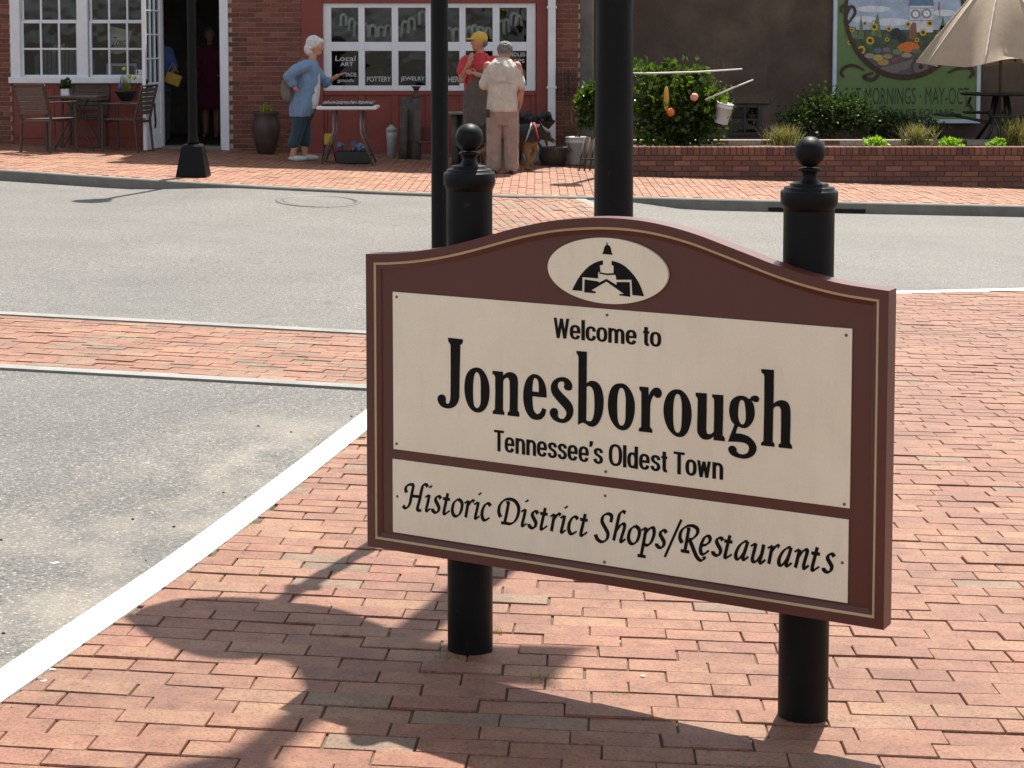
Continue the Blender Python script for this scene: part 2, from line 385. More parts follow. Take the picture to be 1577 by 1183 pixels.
m_far_s = paver_mat('far_paver_field', 'attr', .05, 1.3)
m_bed = simple('sandy_joint_dirt', (.115, .080, .058), .95, var=.4, scale=9, bump=.5)
m_asph = asphalt_mat(); m_kerbw = paint_white_mat(); m_conc = concrete_mat('pale_concrete', (.24, .235, .225)); m_conc_d = concrete_mat('grey_kerb_concrete', (.20, .19, .165))
m_dirt = simple('ground_soil', (.12, .095, .07), .95, var=.3, scale=3, bump=.4)
m_maroon = sign_paint('maroon_enamel', (.098, .025, .016), .38, .35); m_cream = sign_paint('cream_panel', (.90, .80, .62), .5, .8)
m_gold = sign_paint('gold_line', (.50, .38, .21), .45, .4); m_ink = simple('black_vinyl', (.005, .005, .0045), .55, var=.2, scale=30, spec=.15)
m_black = black_iron(); m_screw = simple('screw_steel', (.16, .14, .12), .5, .6, var=.3, scale=90)
m_glass = glass_mat()
# ------------------------------------------------------------------ the setting: ground, road, kerbs, pavements
def sheet(name, rows, zfn, mat, nx=24, dz=0.0, smooth=False):
    mb = MB(); vs = []; fs = []
    for Y, xa, xb in rows:
        for k in range(nx + 1):
            X = xa + (xb - xa) * k / nx; vs.append((X, Y, zfn(X, Y) + dz))
    for i in range(len(rows) - 1):
        for k in range(nx): a = i * (nx + 1) + k; fs.append((a, a + 1, a + nx + 2, a + nx + 1))
    mb.add(vs, fs, smooth); return mb.build(name, mat)
def frange(a, b, n): return [a + (b - a) * i / n for i in range(n + 1)]
tag(sheet('ground', [(y, -400, 400) for y in frange(-300, 900, 40)], lambda x, y: zr(max(-60, min(60, x)), min(60, max(-20, y))) - .35, m_dirt, 40), kind='structure')
road = tag(sheet('road', [(y, -45, 45) for y in frange(-8, 21.2, 60)], zr, m_asph, 300), kind='structure')

def offset_poly(pts, d):
    out = []
    for i, p in enumerate(pts):
        a = pts[max(i - 1, 0)]; b = pts[min(i + 1, len(pts) - 1)]; t = (b - a).normalized(); out.append(p + Vector((t.y, -t.x)) * d)
    return out
def ribbon(name, outer, inner, top, bot, mat, parent=None, bev=.012):
    """kerb swept along two polylines"""
    mb = MB(); vs = []; fs = []
    for o, i in zip(outer, inner):
        d = (i - o).normalized() * bev
        zt = top(i.x, i.y); zb = bot(o.x, o.y)
        for p, z in ((o, zb), (o, zt - bev), (o + d, zt), (i - d * .4, zt), (i, zt - bev * .4), (i, zb)): vs.append((p.x, p.y, z))
    n = 6
    for k in range(len(outer) - 1):
        for j in range(5): a = k * n + j; fs.append((a, a + n, a + n + 1, a + 1))
    fs.append(tuple(range(n))); fs.append(tuple((len(outer) - 1) * n + j for j in reversed(range(n))))
    mb.add(vs, fs); o = mb.build(name, mat, parent); fix_normals(o); return o
KO = catmull([(-2.45, -2), (-1.95, .5), (-1.58, 2.5), (-1.229, 4.354), (-.989, 5.686), (-.637, 8.051), (-.47, 9.2), (-.18, 10.8), (.35, 12.1), (1.25, 13.05), (2.1, 13.38), (2.8, 13.60), (3.92, 14.12), (6.2, 15.2), (11, 17.6)], 8)
KI = offset_poly(KO, .115)
kerb = tag(ribbon('kerb', KO, KI, lambda x, y: zs(x, y) + .006, lambda x, y: zr(x, y) - .1, m_kerbw), kind='structure')
KTAB = sorted([(p.y, p.x) for p in KI])
def kx(Y): return interp(KTAB, Y)
ns_rows = [(y, kx(y) - .01, 9.0) for y in frange(-1.5, 16, 70)]
near_walk = tag(sheet('near_pavement', ns_rows, zs, m_bed, 16, -.0045), kind='structure')

# ---- bricks
def brick_mesh(name, L, W, mat, quad=None, H=.05):
    """one paver, top face at z = 0, worn arrises"""
    j = lambda: random.uniform(-.0018, .0018)
    c = quad or [(-L / 2, -W / 2), (L / 2, -W / 2), (L / 2, W / 2), (-L / 2, W / 2)]
    c = [(x + j(), y + j()) for x, y in c]; cx = sum(p[0] for p in c) / 4; cy = sum(p[1] for p in c) / 4; b = .0018
    ins = [(x - math.copysign(b, x - cx), y - math.copysign(b, y - cy)) for x, y in c]
    vs = [(x, y, -H) for x, y in c] + [(x, y, -.0035 + j() * .4) for x, y in c] + [(x, y, j() * .4) for x, y in ins]
    fs = [(8, 9, 10, 11)] + [(i, (i + 1) % 4, 4 + (i + 1) % 4, 4 + i) for i in range(4)] + [(4 + i, 4 + (i + 1) % 4, 8 + (i + 1) % 4, 8 + i) for i in range(4)]
    me = bpy.data.meshes.new(name); me.from_pydata(vs, [], fs); me.materials.append(mat); me.update(); return me
def surf_rot(zfn, x, y, ang, tilt):
    e = .05; nx = -(zfn(x + e, y) - zfn(x - e, y)) / (2 * e); ny = -(zfn(x, y + e) - zfn(x, y - e)) / (2 * e)
    n = Vector((nx + random.gauss(0, tilt), ny + random.gauss(0, tilt), 1)).normalized()
    u = Vector((cos(ang), sin(ang), 0)); u = (u - n * u.dot(n)).normalized(); v = n.cross(u)
    return Matrix(((u.x, v.x, n.x), (u.y, v.y, n.y), (u.z, v.z, n.z)))
def project(p):
    d = Vector(p) - _C; w = d.dot(_F)
    if w < .1: return None
    return 788.5 + F_PX * d.x / w, YP - F_PX * d.dot(_U) / w, w
def lay(bricks, zfn, parent, mat, mat_s, n_ind, L, W, lift=.002, tilt=.0045, H=.05, name='brick', hide=None):
    """bricks: (x, y, angle, quad or None). The n_ind that show largest become objects, the rest one 'stuff' mesh."""
    sc_ = []
    for b in bricks:
        q = project((b[0], b[1], zfn(b[0], b[1])))
        ok = q and -40 < q[0] < 1617 and -20 < q[1] < 1225 and not (hide and hide(q[0], q[1]))
        sc_.append((q[2] if ok else 1e6 + (q[2] if q else 1e6), b))
    sc_.sort(key=lambda t: t[0])
    var = [brick_mesh(name, L, W, mat, None, H) for i in range(8)]
    V = []; Fc = []; tone = []
    for i, (d, b) in enumerate(sc_):
        x, y, a, quad = b; R = surf_rot(zfn, x, y, a + random.gauss(0, .006), tilt); z = zfn(x, y) + lift + random.gauss(0, .0016)
        r1, r2 = random.random(), random.random()
        if i < n_ind and d < 1e6:
            me = var[i % 8] if quad is None else brick_mesh(name, L, W, mat, quad, H)
            o = bpy.data.objects.new(name, me); o.matrix_world = Matrix.Translation((x, y, z)) @ R.to_4x4(); o.color = (r1, r2, 0, 1)
            link(o, parent)
        else:
            c = quad or [(-L / 2, -W / 2), (L / 2, -W / 2), (L / 2, W / 2), (-L / 2, W / 2)]
            jj = [random.uniform(-.0018, .0018) for _ in range(8)]; c = [(p[0] + jj[k], p[1] + jj[k + 4]) for k, p in enumerate(c)]
            cx = sum(p[0] for p in c) / 4; cy = sum(p[1] for p in c) / 4; bb = .0018; n0 = len(V); T = Vector((x, y, z))
            for px_, py_, pz in [(p[0], p[1], -H * .6) for p in c] + [(p[0], p[1], -.0035) for p in c] + [(p[0] - math.copysign(bb, p[0] - cx), p[1] - math.copysign(bb, p[1] - cy), 0) for p in c]:
                V.append(R @ Vector((px_, py_, pz)) + T)
            fs = [(8, 9, 10, 11)] + [(k, (k + 1) % 4, 4 + (k + 1) % 4, 4 + k) for k in range(4)] + [(4 + k, 4 + (k + 1) % 4, 8 + (k + 1) % 4, 8 + k) for k in range(4)]
            for f in fs: Fc.append([k + n0 for k in f]); tone.append((r1, r2))
    if V:
        me = bpy.data.meshes.new('brick_field'); me.from_pydata([tuple(v) for v in V], [], Fc); at_ = me.attributes.new('tone', 'FLOAT_COLOR', 'FACE')
        flat = []
        for r1, r2 in tone: flat += [r1, r2, 0, 1]
        at_.data.foreach_set('color', flat); me.materials.append(mat_s); me.update()
        o = bpy.data.objects.new('brick_field', me); link(o, parent); tag(o, kind='stuff')

BL, BW, JT = .200, .0895, .0030
def near_bricks():
    out = []; v = 2.2; j = 0
    rc = lambda v, x: v - .040 * x + .014 * x * x
    while v < 16.2:
        # kerb crossing of this row
        def xcross(vv):
            x = -2.5
            while x < 6.5 and x < kx(rc(vv, x)) + .004: x += .004
            return x
        xs_, xe_ = xcross(v - BW / 2 + .004), xcross(v + BW / 2 - .004)
        x0 = max(xs_, xe_); lim = .29 * v + 1.9
        if x0 < lim:
            ph = (j % 2) * .5 * BL + random.uniform(-.03, .03) + math.floor(x0 / BL) * BL
            x = ph
            while x - BL / 2 < lim:
                l, r = x - BL / 2 + JT / 2, x + BL / 2 - JT / 2
                if r > x0 + .03:
                    yy = rc(v, x); a = math.atan(-.040 + .028 * x)
                    if l >= x0 - .001: out.append((x, yy, a, None))
                    else:
                        w2 = BW / 2 - JT / 2
                        out.append((x, yy, a, [(xs_ - x, -w2), (r - x, -w2), (r - x, w2), (xe_ - x, w2)]))
                x += BL
        v += BW; j += 1
    return out
POSTS = [(-.106, 4.605), (.669, 4.165)]
in_sign = lambda x, y: 580 < x < 1360 and 400 + (x - 580) * .075 < y < 830 + (x - 580) * .16
lay(near_bricks(), zs, near_walk, m_paver, m_paver_s, 300, BL - JT, BW - JT, hide=in_sign)

# ---- brick crossing over the side street, between two concrete bands
CA, CB = Vector((-.55, 8.84 - .152 * .14)), Vector((-1, .152)).normalized()      # front right corner, direction leftwards
CN = Vector((.152, 1)).normalized()
def cpt(u, v): return CA + CB * u + CN * v
zc = lambda x, y: zr(x, y) + .010
def quad_sheet(name, u0, u1, v0, v1, fn, zfn, dz, mat, parent, n=20, th=.05):
    mb = MB(); vs = []; fs = []
    for k in range(n + 1):
        u = u0 + (u1 - u0) * k / n
        for v in (v0, v1):
            p = fn(u, v); vs += [(p.x, p.y, zfn(p.x, p.y) + dz - th), (p.x, p.y, zfn(p.x, p.y) + dz)]
    for k in range(n):
        a = k * 4; fs += [(a + 1, a + 5, a + 7, a + 3), (a, a + 4, a + 5, a + 1), (a + 2, a + 3, a + 7, a + 6)]
    fs += [(0, 1, 3, 2), (n * 4, n * 4 + 2, n * 4 + 3, n * 4 + 1)]
    mb.add(vs, fs); o = mb.build(name, mat, parent); fix_normals(o); return o
cross = tag(quad_sheet('brick_crossing', .1, 14, .02, 2.0, cpt, zc, -.006, m_bed, None, 30, .05), kind='structure')
quad_sheet('concrete_band', .02, 14, -.0, .11, cpt, zc, .003, m_conc, cross, 30, .06)
quad_sheet('concrete_band', -.1, 14, 1.86, 1.975, cpt, zc, .003, m_conc, cross, 30, .06)
cb = []; j = 0; v = .165
while v < 1.83:
    u = .05 + (j % 2) * .1 + random.uniform(-.03, .03)
    while u < 5.0:
        p = cpt(u, v); cb.append((p.x, p.y, math.atan2(-CB.y, -CB.x), None)); u += BL
    v += BW + .003; j += 1
lay(cb, zc, cross, m_cross, m_cross_s, 300, BL - JT, BW - JT + .001, hide=lambda x, y: x > 572)

# ---- far side: kerb, brick pavement, brick crossing over the main street
FO = catmull([(-26, 27), (-14, 23.4), (-9, 22.2), (-5.81, 21.0), (-3.3, 20.08), (-1.57, 19.72), (-.2, 19.66), (.78, 19.82), (1.49, 19.98), (2.89, 20.06), (5.64, 20.38), (9, 20.7), (26, 22)], 6)
FI = [p + Vector((0, .14)) for p in FO]
far_kerb = tag(ribbon('far_kerb', FO, FI, lambda x, y: zf(x) + .004, lambda x, y: zr(x, y) - .1, m_conc_d), kind='structure')
FTAB = sorted([(p.x, p.y) for p in FI])
def fky(X): return interp(FTAB, X)
mb = MB(); vs = []; fs = []; xs_ = frange(-26, 26, 104)
for X in xs_: vs += [(X, fky(X) - .005, zf(X) - .008), (X, 29.5, zf(X) - .008)]
for k in range(len(xs_) - 1): fs.append((k * 2, k * 2 + 2, k * 2 + 3, k * 2 + 1))
mb.add(vs, fs); far_walk = tag(mb.build('far_pavement', m_bed), kind='structure')
fb = []; X = -9.2; j = 0
while X < 8.4:
    y = fky(X) + .06 + (j % 2) * .1 + random.uniform(-.03, .03); ym = 25.75 if X < 1.27 else 23.25
    while y < ym: fb.append((X + .014 * (y - 22), y, pi / 2 - .014, None)); y += BL
    X += BW + .002; j += 1
lay(fb, zf, far_walk, m_paver, m_far_s, 0, BL - JT, BW - JT, tilt=.004, H=.02)
FCd = Vector((.183, -1)).normalized()                                            # runs from the far kerb towards the viewer
FC0 = Vector((-.86, 19.86)); FCn = Vector((1, .183)).normalized()
def fpt(u, v): return FC0 + FCd * u + FCn * v
cross2 = tag(quad_sheet('street_crossing', 0, 6.95, 0, 1.62, fpt, zc, -.006, m_bed, None, 20, .05), kind='structure')
quad_sheet('concrete_band', 0, 6.9, 0, .11, fpt, zc, .003, m_conc, cross2, 20, .06)
quad_sheet('concrete_band', 0, 6.9, 1.50, 1.61, fpt, zc, .003, m_conc, cross2, 20, .06)
c2 = []; v = .175; j = 0
while v < 1.47:
    u = .08 + (j % 2) * .1
    while u < 6.9: p = fpt(u, v); c2.append((p.x, p.y, math.atan2(FCd.y, FCd.x), None)); u += BL
    v += BW + .002; j += 1
lay(c2, zc, cross2, m_cross, m_cross_s, 0, BL - JT, BW - JT, tilt=.004, H=.03)
# storm drain in the far kerb and manhole in the road
p0, p1 = gpt(1160, 322, zr), gpt(1322, 330, zr)
m_hole = simple('drain_dark', (.012, .011, .010), .9, var=.2); m_iron = simple('cast_iron', (.11, .105, .10), .6, .5, var=.25, scale=30)
mb = MB(); X0, X1 = 2.78, 3.85
for k in range(8):
    xa = X0 + (X1 - X0) * k / 8; xb = X0 + (X1 - X0) * (k + 1) / 8; ya = fky(xa) - .14
    mb.box(xa, xb + .001, ya - .012, ya + .05, zr(xa, ya) + .006, zf(xa) - .07)
dr = mb.build('drain_inlet', m_hole, far_kerb)  # solid near-black block; shade inside the opening is put into its colour
mh = empty('manhole_cover', gpt(490, 310, zr), 0, 'round cast iron manhole cover in the road near the far kerb', 'manhole cover')
R3 = surf_rot(zr, mh.location.x, mh.location.y, 0, 0).to_euler(); mh.rotation_euler = R3
MB().lathe([(.435, -.03), (.435, .003), (.425, .006), (.375, .006), (.372, -.012), (.1, -.012)], n=40, cap=False).build('rim', m_iron, mh)
mb = MB(); mb.lathe([(.362, -.03), (.362, .002), (.35, .005), (.30, .005), (.28, .001), (.05, .001), (.04, .005)], n=40); mb.build('lid', m_asph, mh)
# ------------------------------------------------------------------ the welcome sign
PL, PR = Vector((*POSTS[0], 0)), Vector((*POSTS[1], 0))
SE = Vector((.869, -.495, 0)).normalized(); SN = Vector((-SE.y * -1, 0, 0)); SN = Vector((SE.y, -SE.x, 0)).normalized()   # SN faces the viewer
if SN.y > 0: SN = -SN
S_OFF = .098
S0 = PL + SN * S_OFF; S0.z = 0
def suv(x, y):
    """photo pixel -> metres on the sign's front plane (u along the sign, v up)"""
    r = ray(x, y); t = (S0 - _C).dot(SN) / r.dot(SN); p = _C + r * t; return Vector(((p - S0).dot(SE), p.z))
def MS(d): # plane of the sign, d metres in front of the panel field
    o = S0 + SN * d; return Matrix(((SE.x, 0, SN.x, o.x), (SE.y, 0, SN.y, o.y), (0, 1, 0, 0), (0, 0, 0, 1)))
sign = empty('welcome_sign', (PL.x, PL.y, zs(PL.x, PL.y)), 0, 'maroon framed cream town welcome sign on two black posts with ball finials', 'sign')
SI = Matrix.Translation(sign.location).inverted()
def s_obj(name, me, mat, parent=sign):
    me.materials.clear(); me.materials.append(mat); me.name = name; o = bpy.data.objects.new(name, me); link(o, parent)
    if parent == sign: o.matrix_parent_inverse = SI
    return o
def s_build(mb, name, mat): o = mb.build(name, mat, sign); o.matrix_parent_inverse = SI; return o
top_px = [(568, 390.5, 1), (600, 390), (640, 387), (680, 381), (720, 372), (760, 361), (800, 350), (850, 340), (900, 335.5), (940, 335), (985, 338.5), (1030, 347), (1075, 360), (1120, 377), (1160, 392.5), (1200, 408), (1250, 424), (1300, 436), (1340, 442.5), (1371.5, 447, 1)]
ol = catmull(top_px, 4) + [Vector((1364, 969)), Vector((570, 838.5))]
OUT = [suv(p.x, p.y) for p in ol]                                                    # clockwise seen from the front
# square up the sides: vertical edges, level bottom
uL = (OUT[0].x + OUT[-1].x) / 2; uR = (OUT[-3].x + OUT[-2].x) / 2; vB = (OUT[-1].y + OUT[-2].y) / 2
OUT[0].x = OUT[-1].x = uL; OUT[-3].x = OUT[-2].x = uR; OUT[-1].y = OUT[-2].y = vB
def inset(poly, d):
    n = len(poly); out = []
    for i in range(n):
        a, b, c = poly[i - 1], poly[i], poly[(i + 1) % n]; t1 = (b - a).normalized(); t2 = (c - b).normalized()
        n1 = Vector((t1.y, -t1.x)); n2 = Vector((t2.y, -t2.x)); m = (n1 + n2).normalized(); out.append(b + m * (d / max(.3, m.dot(n1))))
    return out
def ringbox(name, a, b, z0, z1, mat, zb=None):
    mb = MB(); n = len(a); M = MS(0); zb = z1 if zb is None else zb
    vs = [M @ Vector((p.x, p.y, z)) for p, z in [(p, z0) for p in a] + [(p, z1) for p in a] + [(p, zb) for p in b] + [(p, z0) for p in b]]
    fs = []
    for i in range(n):
        k = (i + 1) % n
        for r in range(3): fs.append((r * n + i, r * n + k, (r + 1) * n + k, (r + 1) * n + i))
    mb.add(vs, fs); o = s_build(mb, name, mat); fix_normals(o); return o
TB = .040                                                                            # board thickness
mb = MB(); mb.prism([(p.x, p.y) for p in inset(OUT, .002)], -TB, -.0005, MS(0)); o = s_build(mb, 'board', m_maroon); fix_normals(o)
ringbox('frame', OUT, inset(OUT, .0215), -TB + .002, .013, m_maroon, .0125)
ringbox('gold_bead', inset(OUT, .0217), inset(OUT, .0275), -.0003, .0105, m_gold, .0095)
ringbox('inner_moulding', inset(OUT, .0277), inset(OUT, .039), -.0003, .008, m_maroon, .0015)
def rect_px(pts, d0, d1, name, mat):
    q = [suv(*p) for p in pts]; u0 = (q[0].x + q[3].x) / 2; u1 = (q[1].x + q[2].x) / 2; v1 = (q[0].y + q[1].y) / 2; v0 = (q[2].y + q[3].y) / 2
    mb = MB(); mb.box(u0, u1, v0, v1, d0, d1, MS(0), .0008); s_build(mb, name, mat); return u0, u1, v0, v1
PT = .0035
p1 = rect_px([(607, 449), (1313.5, 506.5), (1309, 784), (605.5, 690)], .0002, PT, 'panel', m_cream)
p2 = rect_px([(606, 705.5), (1308.5, 801), (1305, 929), (605.5, 818.5)], .0002, PT, 'panel', m_cream)
# oval emblem
E7 = lambda x, y: suv(820 + x / 6.571, 340 + y / 6.571)
l_, r_, t_, b_ = E7(170, 455), E7(1387, 560), E7(735, 170), E7(838, 842)
ec = Vector(((l_.x + r_.x) / 2, (t_.y + b_.y) / 2)); ea = (r_.x - l_.x) / 2; eb = (t_.y - b_.y) / 2
mb = MB(); mb.prism([(ec.x + ea * cos(k * pi / 40), ec.y + eb * sin(k * pi / 40)) for k in range(80)], .0002, .008, MS(0)); s_build(mb, 'emblem_oval', m_cream)
def loops_obj(name, loops, d, mat, parent=sign):
    me = fill_mesh(loops, .0003)
    M = MS(d)
    for v in me.vertices: v.co = M @ v.co
    return s_obj(name, me, mat, parent)
emb = [
 [(770, 215), (776, 224), (778, 240), (799, 253), (811, 280), (817, 318), (828, 342), (720, 332), (733, 315), (740, 280), (749, 255), (766, 239), (764, 225)],
 [(728, 397), (690, 405), (640, 425), (595, 452), (555, 488), (510, 538), (475, 590), (445, 645), (418, 698), (520, 708), (522, 566), (682, 580), (678, 524), (706, 520), (697, 450), (731, 441)],
 [(545, 590), (684, 611), (688, 624), (764, 585), (764, 612), (612, 700), (658, 714), (652, 730), (541, 720)],
 [(765.5, 585), (868, 648), (868, 617), (1000, 617), (1006, 766), (895, 751), (897, 738), (940, 735), (765.5, 612)],
 [(818, 402), (860, 411), (905, 428), (950, 455), (1000, 500), (1050, 558), (1090, 618), (1120, 685), (1146, 760), (1028, 748), (1018, 593), (866, 594), (858, 545), (838, 526), (838, 455), (817, 442)],
 [(682, 511), (720, 523), (770, 530), (836, 526.5), (855, 544), (770, 546), (715, 536), (681, 526)]]
loops_obj('emblem_print', [[E7(*p) for p in lp] for lp in emb], .0086, m_ink)
# ---- "Jonesborough": outlines traced letter by letter
def tr(ox, oy, s): return lambda pts: [suv(ox + p.x / s, oy + p.y / s) for p in catmull(pts, 5, True)]
A, B, Cc, D = tr(670, 510, 8.45), tr(800, 530, 8.45), tr(940, 550, 7.889), tr(1070, 560, 7.8875)
L = []
L.append(A([(182, 82, 1), (372, 104, 1), (372, 140), (362, 160), (340, 178, 1), (333, 500, 1), (328, 800, 1), (325, 870), (300, 940), (255, 985), (190, 1003), (120, 990), (70, 950), (44, 890), (52, 845), (90, 820), (130, 832), (152, 870), (150, 915), (165, 942), (185, 940), (205, 905), (213, 840, 1), (215, 500, 1), (214, 180, 1), (200, 152), (184, 130)]))
def oo(T, outer, inner): L.append(T(outer)); L.append(T(inner))
oo(A, [(548, 470), (615, 492), (670, 560), (708, 660), (720, 770), (712, 890), (680, 985), (630, 1040), (570, 1057), (505, 1035), (450, 975), (412, 880), (394, 765), (400, 640), (430, 545), (480, 490)],
      [(550, 530), (578, 548), (598, 600), (606, 680), (606, 800), (605, 910), (592, 970), (558, 999), (525, 975), (510, 915), (505, 800), (507, 690), (516, 600), (530, 550)])
L.append(A([(760, 512, 1), (895, 526, 1), (897, 575, 1), (940, 540), (990, 530), (1045, 548), (1080, 595), (1090, 670, 1), (1088, 850, 1), (1086, 1030, 1), (1108, 1068), (1106, 1112, 1), (955, 1095, 1), (957, 1060), (980, 1035, 1), (985, 850, 1), (982, 650, 1), (965, 610), (940, 605), (912, 622), (898, 655, 1), (896, 850, 1), (895, 1025, 1), (913, 1055), (911, 1088, 1), (762, 1073, 1), (765, 1035), (790, 1015, 1), (795, 800, 1), (794, 590, 1), (782, 568), (760, 550)]))
L.append(A([(1300, 555), (1370, 580), (1425, 650), (1455, 740), (1464, 862, 1), (1370, 855, 1), (1277, 843, 1), (1280, 920), (1292, 1020), (1330, 1072), (1365, 1068), (1392, 1035), (1405, 995, 1), (1458, 1018, 1), (1440, 1090), (1395, 1140), (1340, 1152), (1270, 1135), (1210, 1070), (1172, 970), (1158, 850), (1168, 730), (1200, 630), (1245, 575)]))
L.append(A([(1305, 608), (1335, 618), (1355, 660), (1362, 730), (1360, 790, 1), (1320, 787, 1), (1276, 780, 1), (1280, 700), (1288, 640)]))
L.append(B([(560, 425), (625, 438), (675, 480), (698, 535), (690, 585), (655, 602), (610, 590), (588, 555), (595, 515), (585, 490), (552, 482), (520, 500), (508, 540), (525, 585), (575, 645), (640, 710), (690, 775), (712, 850), (700, 930), (660, 990), (600, 1022), (530, 1018), (460, 985), (415, 930), (405, 875), (430, 835), (465, 828), (500, 845), (514, 890), (510, 930), (535, 962), (575, 968), (605, 945), (622, 900), (605, 850), (550, 785), (480, 705), (435, 640), (418, 570), (435, 500), (485, 447)]))
L.append(B([(752, 85, 1), (888, 96, 1), (886, 300, 1), (885, 505, 1), (925, 478), (975, 475), (1035, 505), (1080, 580), (1103, 690), (1103, 800), (1085, 920), (1040, 1020), (985, 1068), (930, 1068), (880, 1040), (845, 1020), (815, 1025), (772, 1046, 1), (776, 700, 1), (778, 350, 1), (779, 165, 1), (770, 140), (754, 115)]))
L.append(B([(884, 552, 1), (920, 543), (955, 570), (978, 630), (986, 730), (985, 850), (972, 940), (950, 990), (915, 1000), (879, 988, 1), (882, 800, 1)]))
oo(B, [(1322, 507), (1390, 525), (1450, 590), (1492, 680), (1512, 790), (1505, 910), (1475, 1020), (1425, 1095), (1365, 1118), (1295, 1100), (1235, 1040), (1185, 945), (1162, 820), (1166, 700), (1195, 590), (1250, 525)],
      [(1335, 566), (1365, 585), (1385, 640), (1393, 720), (1392, 850), (1388, 970), (1372, 1035), (1340, 1058), (1310, 1040), (1290, 980), (1283, 870), (1283, 750), (1290, 650), (1310, 585)])
L.append(Cc([(362, 353, 1), (473, 364, 1), (474, 470, 1), (495, 420), (535, 375), (585, 368), (622, 395), (635, 440), (620, 480), (585, 495), (552, 478), (540, 462), (512, 505), (494, 580), (492, 700, 1), (490, 845, 1), (517, 880), (518, 917, 1), (355, 899, 1), (358, 862), (383, 845, 1), (386, 650, 1), (386, 435, 1), (378, 410), (362, 390)]))
oo(Cc, [(812, 388), (880, 405), (940, 470), (980, 560), (996, 670), (988, 780), (955, 890), (905, 955), (850, 968), (790, 950), (725, 885), (678, 790), (655, 670), (662, 560), (695, 465), (745, 408)],
       [(824, 444), (852, 462), (870, 520), (878, 610), (876, 730), (870, 840), (852, 900), (826, 915), (798, 895), (780, 840), (772, 740), (773, 620), (782, 520), (800, 462)])
L.append(D([(20, 348, 1), (155, 358, 1), (153, 600, 1), (148, 790, 1), (155, 838), (180, 853), (212, 848), (240, 822, 1), (244, 600, 1), (244, 435, 1), (232, 412), (220, 400), (220, 370, 1), (356, 380, 1), (354, 600, 1), (346, 866, 1), (372, 900), (374, 940, 1), (238, 926, 1), (238, 880, 1), (200, 910), (150, 922), (100, 910), (58, 865), (38, 800), (42, 600, 1), (45, 435, 1), (38, 410), (22, 390)]))
L.append(D([(560, 386), (620, 396), (672, 425), (700, 395), (745, 384), (785, 405), (788, 445), (765, 466), (725, 460), (700, 447), (725, 500), (737, 590), (725, 670), (685, 740), (635, 778), (580, 778), (535, 765), (505, 842, 1), (575, 850), (660, 880), (725, 940), (758, 1010), (745, 1080), (695, 1130), (620, 1152), (540, 1142), (460, 1110), (420, 1060), (418, 1020), (445, 995), (485, 998), (515, 1030), (520, 1065), (550, 1090), (600, 1098), (645, 1080), (667, 1035), (655, 990), (610, 960), (540, 948), (412, 944, 1), (450, 840, 1), (490, 738, 1), (450, 685), (430, 610), (427, 540), (445, 460), (495, 405)]))
L.append(D([(585, 438), (610, 465), (622, 530), (628, 600), (625, 680), (605, 728), (578, 734), (552, 705), (536, 640), (536, 560), (545, 490), (560, 450)]))
L.append(D([(815, 62, 1), (970, 74, 1), (968, 300, 1), (966, 482, 1), (1010, 452), (1065, 440), (1125, 460), (1160, 510), (1172, 590, 1), (1170, 760, 1), (1165, 962, 1), (1190, 1000), (1188, 1032, 1), (1025, 1015, 1), (1030, 975), (1052, 962, 1), (1056, 750, 1), (1056, 560, 1), (1040, 525), (1010, 515), (980, 525), (962, 548, 1), (958, 750, 1), (955, 942, 1), (977, 975), (976, 1008, 1), (812, 990, 1), (818, 955), (842, 935, 1), (850, 600, 1), (854, 150, 1), (842, 122), (818, 102)]))
loops_obj('lettering', L, PT + .0008, m_ink)['label'] = 'large black serif town name'
